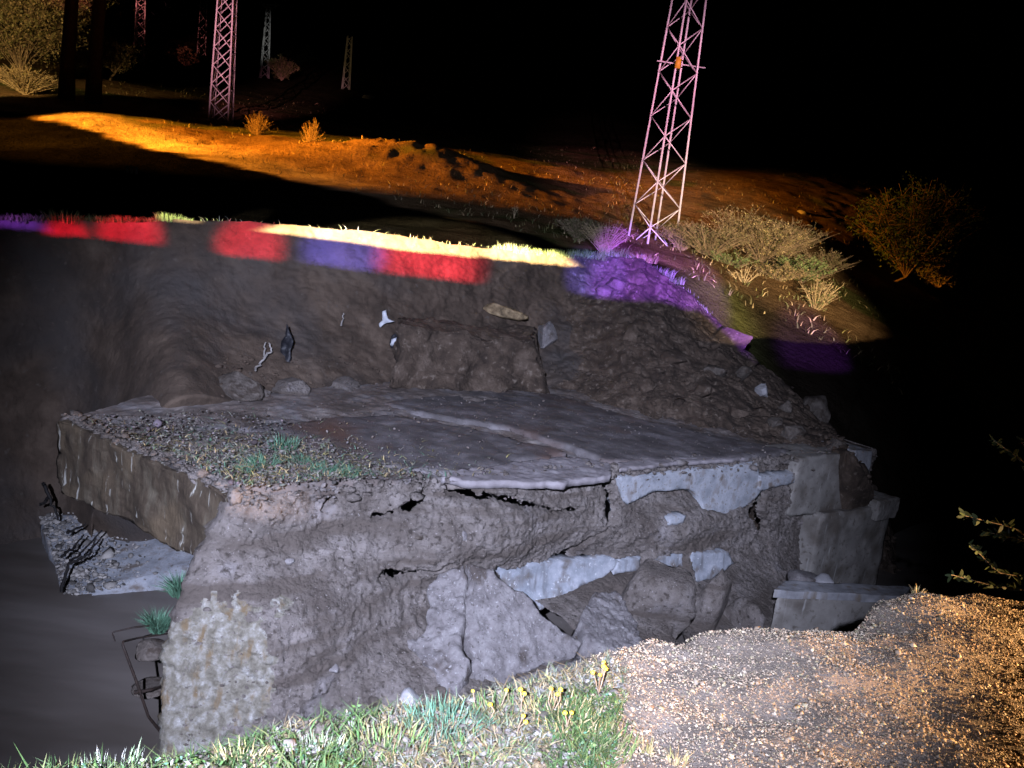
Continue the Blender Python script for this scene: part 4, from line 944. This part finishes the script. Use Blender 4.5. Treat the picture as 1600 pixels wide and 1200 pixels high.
# taller tufts along the near edge
TF = [(700, 1130, 340, .15, TEAL, 'bluish green thick grass clump in the centre of the near edge'), (800, 1110, 200, .13, GREEN, 'green clump right of the bluish one, with yellow flowers'), (880, 1130, 160, .14, STRAW, 'straw-yellow clump in front of the gravel edge'),
      (930, 1160, 180, .15, GREEN, 'bright yellow-green clump at the gravel corner'), (760, 1185, 160, .11, GREEN, 'green clump at the bottom edge of the picture'), (600, 1170, 220, .13, GREEN, 'long green clump left of the bluish one'),
      (500, 1180, 140, .10, PALE, 'greyish clump near the foot of the soil'), (380, 1195, 140, .10, STRAW, 'dry yellow clump under the mossy pier'), (180, 1190, 160, .10, PALE, 'pale dry clump at the lower left corner'), (100, 1198, 90, .08, GREEN, 'small green clump farthest left on the near edge')]
for i, (px, py, n_, h, pl_, lab) in enumerate(TF):
    P = onz(px, py, 0.0); tuft('grass_tuft', (P[0], P[1], near_z(np.array([P[0]]), np.array([P[1]]))[0] - .01), n_, h * .62, .14 if n_ > 150 else .09, pl_, lab, 'grass clumps on the near shoulder', wd=.006, seed=420 + i)
# yellow wildflowers
def flower(px, py, h, nf, lab, seed):
    rr = np.random.default_rng(seed); P = onz(px, py, 0); z0 = near_z(np.array([P[0]]), np.array([P[1]]))[0]
    t = thing('wildflower', lab, 'flower', (P[0], P[1], z0), 'yellow wildflowers by the gravel')
    paths = []; heads = []
    for k in range(nf):
        e = np.array([rr.normal(0, h * .22), rr.normal(0, h * .15), h * rr.uniform(.75, 1.05)]); paths.append(np.array([[0, 0, 0], e * .5 + rr.normal(0, .006, 3), e])); heads.append(e)
    V, Fc = tube(paths, [.0022] * nf, 4); mk('stem', V, Fc, M['twig'], t)
    V0, F0 = ICO1
    for e in heads:
        Vh = V0 * np.array([.0085, .0085, .0065]) * rr.uniform(.8, 1.3) + e; mk('flower_head', Vh, F0, M['petal'], t)
FL = [(782, 1100, .09, 1, 'lone yellow flower standing tallest left of centre'), (745, 1102, .085, 1, 'single greenish-yellow flower farthest left above the bluish clump'), (935, 1085, .12, 5, 'bunch of yellow flowers at the corner of the gravel'), (862, 1120, .10, 3, 'three yellow flowers right of the straw clump'),
      (815, 1118, .09, 2, 'pair of yellow flowers over the green clump'), (808, 1150, .075, 2, 'low pair of yellow flowers at the bottom of the grass'), (885, 1150, .09, 2, 'two yellow flowers low in the yellow-green grass'), (765, 1125, .06, 1, 'short yellow flower just left of the tallest one')]
for i, f in enumerate(FL): flower(*f, 500 + i)
# plants on the culvert
CT = [(443, 700, .17, 'bright green tuft topmost on the rubble of the slab'), (412, 728, .16, 'green tuft at the left above the headwall corner'), (505, 738, .13, 'low green tuft left of the slab lip'), (545, 742, .11, 'small green tuft nearest the slab lip'), (470, 722, .10, 'small green tuft in the middle of the rubble'), (385, 735, .10, 'tiny tuft at the head of the headwall')]
for i, (px, py, h, lab) in enumerate(CT):
    P = onz(px, py, ZD + .1); tuft('grass_tuft', P, 90, h, h * .9, TEAL, lab, 'green tufts on the culvert slab', wd=.012, seed=440 + i, lean=1.0)
for i, (px, py, Yd, h, lab) in enumerate([(282, 930, 7.0, .24, 'bushy green plant hanging at the upper left edge of the soil'), (246, 985, 6.9, .22, 'sprawling green plant hanging over the water above the bars'), (443, 848, 7.3, .09, 'little green sprig on the left soil slope')]):
    P = at(px, py, Yd); tuft('hanging_plant', P, 320 if i < 2 else 30, h, h * .35, TEAL, lab, None, wd=.014, seed=450 + i, lean=.9)

# twigs with leaves
def shrub(name, label, cat, base, h, rad, nst, pal, nleaf, lsize, twm, seed, group=None, tw=.012, upr=.75, sub=5, trunk=0):
    rr = np.random.default_rng(seed); t = thing(name, label, cat, base, group); paths = []; rads = []; tips = []
    if trunk:
        tp = np.array([[0, 0, -.3], [rr.normal(0, .05) * h, rr.normal(0, .05) * h, trunk * .5], [rr.normal(0, .08) * h, 0, trunk]]); V, Fc = tube([tp], [np.array([tw * 3, tw * 2.4, tw * 2])], 8); mk('trunk', V, Fc, twm, t)
        root = tp[-1]
    else: root = np.zeros(3)
    for k in range(nst):
        a = rr.uniform(0, 6.283); q = math.sqrt(rr.uniform(0, 1)); e = np.array([math.cos(a) * rad * q, math.sin(a) * rad * q, (h - root[2]) * (rr.uniform(upr, 1) - .30 * q)])
        t_ = np.linspace(0, 1, 7)[:, None]; c = e * np.array([.35, .35, .55]) + rr.normal(0, h * .03, 3)
        p = root + 2 * t_ * (1 - t_) * c + t_ ** 2 * e + rr.normal(0, h * .006, (7, 3)); p[0] = root; paths.append(p); rads.append(np.linspace(tw, tw * .35, 7))
        for m_ in range(sub):
            f = rr.uniform(.3, 1); i0 = min(5, int(f * 6)); b = p[i0]; dv = rr.normal(0, 1, 3); dv[2] = abs(dv[2]) * .7; dv *= rr.uniform(.10, .25) * h / np.linalg.norm(dv)
            p2 = np.stack([b, b + dv * .5 + rr.normal(0, h * .01, 3), b + dv]); paths.append(p2); rads.append(np.linspace(tw * .5, tw * .2, 3)); tips.append(p2)
    V, Fc = tube(paths, rads, 4); mk('stems', V, Fc, twm, t)
    if nleaf:
        segs = tips + paths[:nst]; k = rr.integers(0, len(segs), nleaf); pos = np.array([segs[i][-1] * f + segs[i][len(segs[i]) // 2] * (1 - f) for i, f in zip(k, rr.uniform(-.3, 1.1, nleaf))]) + rr.normal(0, h * .022, (nleaf, 3))
        a = rr.normal(0, 1, (nleaf, 3)); a /= np.linalg.norm(a, axis=1)[:, None]; b = np.cross(a, rr.normal(0, 1, (nleaf, 3))); b /= np.linalg.norm(b, axis=1)[:, None]
        L_ = (lsize * rr.uniform(.6, 1.3, nleaf))[:, None]
        V = np.stack([pos, pos + a * L_ * .5 + b * L_ * .24, pos + a * L_, pos + a * L_ * .5 - b * L_ * .24], 1).reshape(-1, 3)
        Fc = (np.arange(nleaf) * 4)[:, None] + np.array([[0, 1, 2, 3]]); C = pal[rr.integers(0, len(pal), nleaf)] * rr.uniform(.7, 1.2, (nleaf, 1))
        mk('crown' if trunk else 'foliage', V, Fc, M['leaf'], t, smooth=False, colors=np.repeat(C, 4, 0))
    return t
def gz(px, py, Y):
    P = at(px, py, Y); P[2] = min(P[2], terr(np.array([P[0]]), np.array([P[1]]))[0]) - .03; return P
SCRUB = np.array([[.16, .13, .07], [.12, .12, .05], [.22, .17, .10], [.10, .09, .04]])
OLIVE = np.array([[.09, .10, .035], [.13, .13, .05], [.06, .07, .025]])
FRESH = np.array([[.12, .17, .06], [.16, .21, .09], [.09, .13, .05]])
shrub('dry_bush', 'spiky dry bush at the foot of the tall right pylon', 'bush', gz(945, 388, 19.5), 1.05, .75, 46, STRAW, 700, .05, M['drytwig'], 601, tw=.010)
shrub('dry_bush', 'low straw bush in front of the right pylon, on the purple crest', 'bush', gz(990, 402, 18.5), .5, .6, 40, np.vstack([STRAW, PALE]), 700, .045, M['drytwig'], 602, tw=.008)
shrub('dry_bush', 'wide brown thicket just right of the tall pylon', 'bush', gz(1105, 405, 26.5), 1.5, 1.6, 80, SCRUB, 5000, .07, M['twig'], 603, tw=.014)
shrub('dry_bush', 'pale brown thicket right of the brown one', 'bush', gz(1190, 415, 28), 1.9, 2.0, 90, np.vstack([SCRUB, STRAW]), 6000, .07, M['twig'], 604, tw=.014)
shrub('green_bush', 'leafy green bush between the thickets and the dry shrub', 'bush', gz(1255, 430, 26), 1.1, 1.2, 50, FRESH, 3600, .08, M['twig'], 605, tw=.012)
shrub('green_bush', 'low green bush at the foot of the brown thicket', 'bush', gz(1140, 425, 25), .8, 1.1, 40, FRESH, 1500, .07, M['twig'], 606, tw=.012)
shrub('dry_shrub', 'bare yellow shrub with upright twigs at the edge of the dark hollow', 'bush', gz(1272, 492, 23.3), 1.35, .75, 40, np.vstack([STRAW, FRESH]), 900, .06, M['drytwig'], 607, tw=.012)
shrub('dead_bush', 'leafless forked dead bush left of the bare yellow shrub', 'bush', gz(1160, 448, 22.5), .75, .55, 16, STRAW, 0, .05, M['drytwig'], 608, tw=.014)
shrub('feathery_tree', 'feathery olive-green tree at the right edge of the lit hillside', 'tree', gz(1388, 448, 34), 5.0, 2.7, 80, np.array([[.05, .11, .03], [.07, .13, .04], [.04, .08, .02]]), 13000, .13, M['twig'], 609, tw=.03, trunk=.5, sub=8)
shrub('feathery_tree', 'dim bushy tree right of the feathery olive-green one', 'tree', gz(1460, 465, 36), 3.4, 2.0, 50, OLIVE, 5000, .13, M['twig'], 610, tw=.03, trunk=.4, sub=8)
shrub('reed_clump', 'reddish-brown reed clump right of the pinkish pylon', 'reeds', gz(402, 220, 40), 1.7, .8, 90, STRAW * .6, 300, .08, M['twig'], 611, tw=.012, upr=.6, sub=2)
shrub('reed_clump', 'tall orange lit grass clump on the mound', 'reeds', gz(485, 245, 38), 2.0, .7, 60, STRAW, 300, .09, M['drytwig'], 612, tw=.012, upr=.6, sub=2)
shrub('weed', 'thin lone weed stalk in the dark below the mound', 'weed', gz(806, 315, 26), .65, .2, 6, STRAW, 30, .05, M['drytwig'], 613, tw=.010)
for i, (px, py, Y, h, rd, pl_, lab) in enumerate([(1065, 392, 27, 1.2, 1.1, SCRUB, 'brown brush directly behind the foot of the tall right pylon'), (1150, 385, 30, 1.8, 1.8, np.vstack([SCRUB, STRAW]), 'tall brown brush between the two wide thickets'),
        (1230, 395, 30, 1.7, 1.8, SCRUB, 'brown brush behind the leafy green bush'), (1285, 420, 29, 1.3, 1.4, SCRUB, 'low dim brush at the right end of the thicket'), (1215, 440, 25, .7, 1.1, np.vstack([STRAW, SCRUB]), 'low straw brush in front of the leafy green bush'), (905, 372, 22, .8, .8, SCRUB, 'low brown brush left of the spiky dry bush')]):
    shrub('dry_bush', lab, 'bush', gz(px, py, Y), h, rd, 80, pl_, 4200, .065, M['twig'], 630 + i, tw=.010, sub=7)
# trees and brush at the upper left
BRUSH = np.array([[.20, .17, .08], [.14, .13, .06], [.26, .20, .11], [.10, .10, .04]])
shrub('brush_tree', 'tall tangled yellowish tree filling the upper left corner', 'tree', gz(30, 125, 46), 9.0, 4.2, 160, BRUSH, 34000, .16, M['twig'], 620, tw=.016, trunk=.5, sub=10)
shrub('dry_brush', 'tangled pale dry brush at the foot of the upper left tree', 'bush', gz(40, 140, 42), 1.7, 2.2, 120, STRAW, 1400, .10, M['drytwig'], 621, tw=.02)
shrub('brush_tree', 'dim bushy tree between the two dark trunks', 'tree', gz(125, 108, 55), 4.0, 1.2, 50, BRUSH, 4000, .16, M['twig'], 622, tw=.03, trunk=.5)
shrub('brush_tree', 'dim tree right of the two dark trunks', 'tree', gz(172, 108, 56), 3.2, 1.7, 50, BRUSH, 4000, .16, M['twig'], 623, tw=.03, trunk=.5)
shrub('green_bush', 'rounded dull green bush beside the small crossarm pylon', 'bush', gz(440, 124, 97), 3.2, 2.2, 60, OLIVE * 1.3, 4000, .22, M['twig'], 624, tw=.03)
shrub('brush_tree', 'faint brush behind the red lit left pylon', 'bush', gz(290, 95, 100), 2.6, 3.0, 60, BRUSH, 4000, .22, M['twig'], 625, tw=.03)
for i, (px, lab) in enumerate([(104, 'left one of two dark tree trunks at the upper left'), (146, 'right one of two dark tree trunks at the upper left')]):
    rr = np.random.default_rng(640 + i); b = gz(px, 128, 41); t = thing('dark_tree', lab, 'tree', b, 'dark trees at the upper left')
    P = np.array([[0, 0, -.3], [.05, 0, 2], [.15, .1, 5], [.45, .2, 9]]) ; V, Fc = tube([P], [np.array([.42, .34, .30, .2])], 10); mk('trunk', V, Fc, M['bark'], t)
    br = []; 
    for k in range(9):
        a = rr.uniform(0, 6.28); z0 = rr.uniform(5, 9); e = np.array([math.cos(a) * 1.6, math.sin(a) * 1.6, 1.4]); p0 = np.array([np.interp(z0, P[:, 2], P[:, 0]), .15, z0]); br.append(np.stack([p0, p0 + e * .5 + [0, 0, -.1], p0 + e]))
    V, Fc = tube(br, [np.linspace(.10, .03, 3)] * 9, 6); mk('limbs', V, Fc, M['bark'], t)
    nl = 3000; k = rr.integers(0, 9, nl); pos = np.array([br[i_][-1] for i_ in k]) + rr.normal(0, .75, (nl, 3)); a = rr.normal(0, .12, (nl, 3)); b2 = rr.normal(0, .05, (nl, 3))
    V = np.stack([pos, pos + a * .5 + b2, pos + a, pos + a * .5 - b2], 1).reshape(-1, 3); mk('crown', V, (np.arange(nl) * 4)[:, None] + np.array([[0, 1, 2, 3]]), M['leaf'], t, smooth=False, colors=np.full((nl * 4, 3), .04))
# grass on the edge of the far bank
def banktop(px):
    P = at(px, 300, 13); i = int(np.argmin(np.abs(upx - px))); j = int(np.argmin(np.abs(vv - 0.0))); return BANKG[i, j - 2]
BT = [(268, .16, FRESH, 'bright yellow-green grass tuft on the far bank edge at the left'), (290, .10, FRESH, 'small tuft with a sprig right of the bright left tuft'), (250, .09, FRESH, 'tiny tuft left of the bright tuft on the bank edge'),
      (105, .22, OLIVE, 'dark weed clump on the far bank edge at far left'), (165, .14, OLIVE, 'dim grass hump on the bank edge over the red patch'), (60, .14, OLIVE, 'dim grass at the left end of the bank edge'), (20, .14, OLIVE, 'dim grass at the very left edge of the picture'), (200, .14, OLIVE, 'dim tuft right of the grass hump'),
      (800, .22, PALE, 'pale sprig tuft near the right end of the bright strip'), (825, .15, FRESH, 'grass tuft on the bright strip near its right end'), (850, .17, FRESH, 'second grass tuft on the bright strip'), (880, .18, FRESH, 'third grass tuft at the end of the bright strip'), (905, .20, FRESH, 'last bright tuft before the purple crest'),
      (1005, .22, STRAW, 'straw tuft on the purple crest below the pylon'), (1030, .25, PALE, 'pale tuft lower on the purple crest'), (1048, .22, PALE, 'lowest pale tuft on the purple crest'), (960, .25, FRESH, 'leafy tuft at the top of the purple crest'), (925, .25, FRESH, 'bluish leafy tuft at the left of the purple crest')]
for i, (px, h, pl_, lab) in enumerate(BT):
    tuft('grass_tuft', banktop(px) + np.array([0, -.03, -.02]), 130, h, h * 1.1 + .06, pl_, lab, 'tufts along the far bank edge', wd=.014, seed=700 + i)
q0 = np.where((upx > -50) & (upx < 1110))[0]; nn = 5200; iu = r.choice(q0, nn); iv = r.integers(8, 27, nn)
pxs_ = upx[iu]; dens = np.where(pxs_ < 240, 1, np.where(pxs_ < 770, .10, 1)); kp = r.uniform(0, 1, nn) < dens; iu, iv = iu[kp], iv[kp]; nn = len(iu)
Bp = BANKG[iu, iv] + r.normal(0, .03, (nn, 3)) * np.array([1, 1, 0]); pc_ = np.where((upx[iu] < 240)[:, None], OLIVE[r.integers(0, 3, nn)], PALE[r.integers(0, 4, nn)])
V, Fc, C = blades(Bp, r.uniform(.03, .10, nn), r.uniform(.008, .016, nn), r.normal(0, .06, (nn, 2)), pc_, 710)
tag(mk('bank_grass', V, Fc, M['grass'], None, smooth=False, colors=C), 'thin grass along the top of the far bank', kind='stuff')
# dry grass over the hillside
nn = 9000; aX = r.uniform(-.75, .65, nn); dY = np.exp(r.uniform(math.log(20), math.log(75), nn)); gX, gY = aX * dY, dY
ylh = np.interp(gX, RL[ordr, 0], RL[ordr, 1]); kp = ((gY > ylh + .5) | (gX > 4)) & (fbm(np.stack([gX, gY, gX * 0], -1), .25, 3, seed=720) > -.12); gX, gY = gX[kp], gY[kp]; nn = len(gX)
gZ = terr(gX, gY); pc_ = np.vstack([STRAW, SCRUB, OLIVE])[r.integers(0, 11, nn)]
V, Fc, C = blades(np.stack([gX, gY, gZ - .02], -1), r.uniform(.05, .20, nn), r.uniform(.02, .05, nn), r.normal(0, .10, (nn, 2)), pc_, 721)
tag(mk('hill_grass', V, Fc, M['grass'], None, smooth=False, colors=C), 'dry grass scattered over the hillside', kind='stuff')
# stones on the hillside, three short white posts on the dark road
for i, (px, py, Y, sz, lab) in enumerate([(1146, 293, 55, .9, 'pale stone on the hillside right of the tall pylon'), (1252, 332, 45, .6, 'white stone above the pale thicket'), (578, 148, 90, 1.3, 'faint stone high in the middle of the dark hillside'), (678, 220, 60, .8, 'small pale stone on the orange slope')]):
    P = gz(px, py, Y); tag(boulder('hill_stone', P, (sz, sz * .8, sz * .6), M['palestone'], 360 + i), lab, 'stone')
for i, (px, lab) in enumerate([(200, 'leftmost of three short white posts on the dark road'), (207, 'middle one of three short white posts on the dark road'), (214, 'rightmost of three short white posts on the dark road')]):
    P = gz(px, 240, 26); t = thing('marker_post', lab, 'post', P, 'marker posts on the dark road')
    V, Fc = beam([0, 0, -.1], [0, 0, .22], .07); mk('post', V, Fc, M['post'], t, smooth=False)
    V, Fc = beam([0, 0, .22], [0, 0, .27], .085); mk('cap', V, Fc, M['post'], t, smooth=False)
# ---- leafy shrub reaching in from the right edge
ls_ = thing('leafy_shrub', 'shrub with long sprigs of small green leaves reaching in from the right edge', 'bush', onz(1760, 985, 0))
root = np.array(ls_.location)
SP = [[(1690, 900, 4.6), (1640, 770, 4.6), (1600, 722, 4.55), (1552, 688, 4.5)], [(1700, 920, 4.6), (1640, 865, 4.55), (1585, 825, 4.5), (1508, 806, 4.4)], [(1700, 930, 4.5), (1620, 905, 4.5), (1560, 895, 4.45), (1515, 850, 4.4)],
      [(1700, 940, 4.5), (1620, 925, 4.5), (1550, 915, 4.45), (1486, 898, 4.4)], [(1700, 900, 4.7), (1640, 860, 4.65), (1590, 842, 4.6), (1545, 832, 4.6)], [(1710, 900, 4.7), (1650, 800, 4.7), (1625, 740, 4.7), (1600, 690, 4.7)]]
for i, spx in enumerate(SP):
    rr = np.random.default_rng(660 + i); p = np.array([at(*q) for q in spx]); p = np.vstack([root[None] + [0, 0, -.05], p]) - root
    t_ = np.linspace(0, len(p) - 1, 24); c = np.stack([np.interp(t_, np.arange(len(p)), p[:, k]) for k in range(3)], -1)
    V, Fc = tube([c], [np.linspace(.007, .002, 24)], 5); b = mk('sprig', V, Fc, M['twig'], ls_)
    n_ = 80; f = rr.uniform(7, 23.5, n_); pos = np.stack([np.interp(f, np.arange(24), c[:, k]) for k in range(3)], -1); tn = np.stack([np.interp(f, np.arange(24), np.gradient(c[:, k])) for k in range(3)], -1); tn /= np.linalg.norm(tn, axis=1)[:, None]
    a = tn * .6 + rr.normal(0, .55, (n_, 3)); a /= np.linalg.norm(a, axis=1)[:, None]; bb = np.cross(a, rr.normal(0, 1, (n_, 3))); bb /= np.linalg.norm(bb, axis=1)[:, None]; L_ = rr.uniform(.032, .062, n_)[:, None]
    V = np.stack([pos, pos + a * L_ * .35 + bb * L_ * .22, pos + a * L_ * .75 + bb * L_ * .16, pos + a * L_, pos + a * L_ * .75 - bb * L_ * .16, pos + a * L_ * .35 - bb * L_ * .22], 1).reshape(-1, 3)
    k = (np.arange(n_) * 6)[:, None]; Fc = np.concatenate([k + [[0, 1, 2, 5]], k + [[5, 2, 3, 4]]])
    mk('leaves', V, Fc, M['leaf'], b, smooth=False, colors=np.repeat(FRESH[rr.integers(0, 3, n_)] * rr.uniform(.3, .7, (n_, 1)), 6, 0))
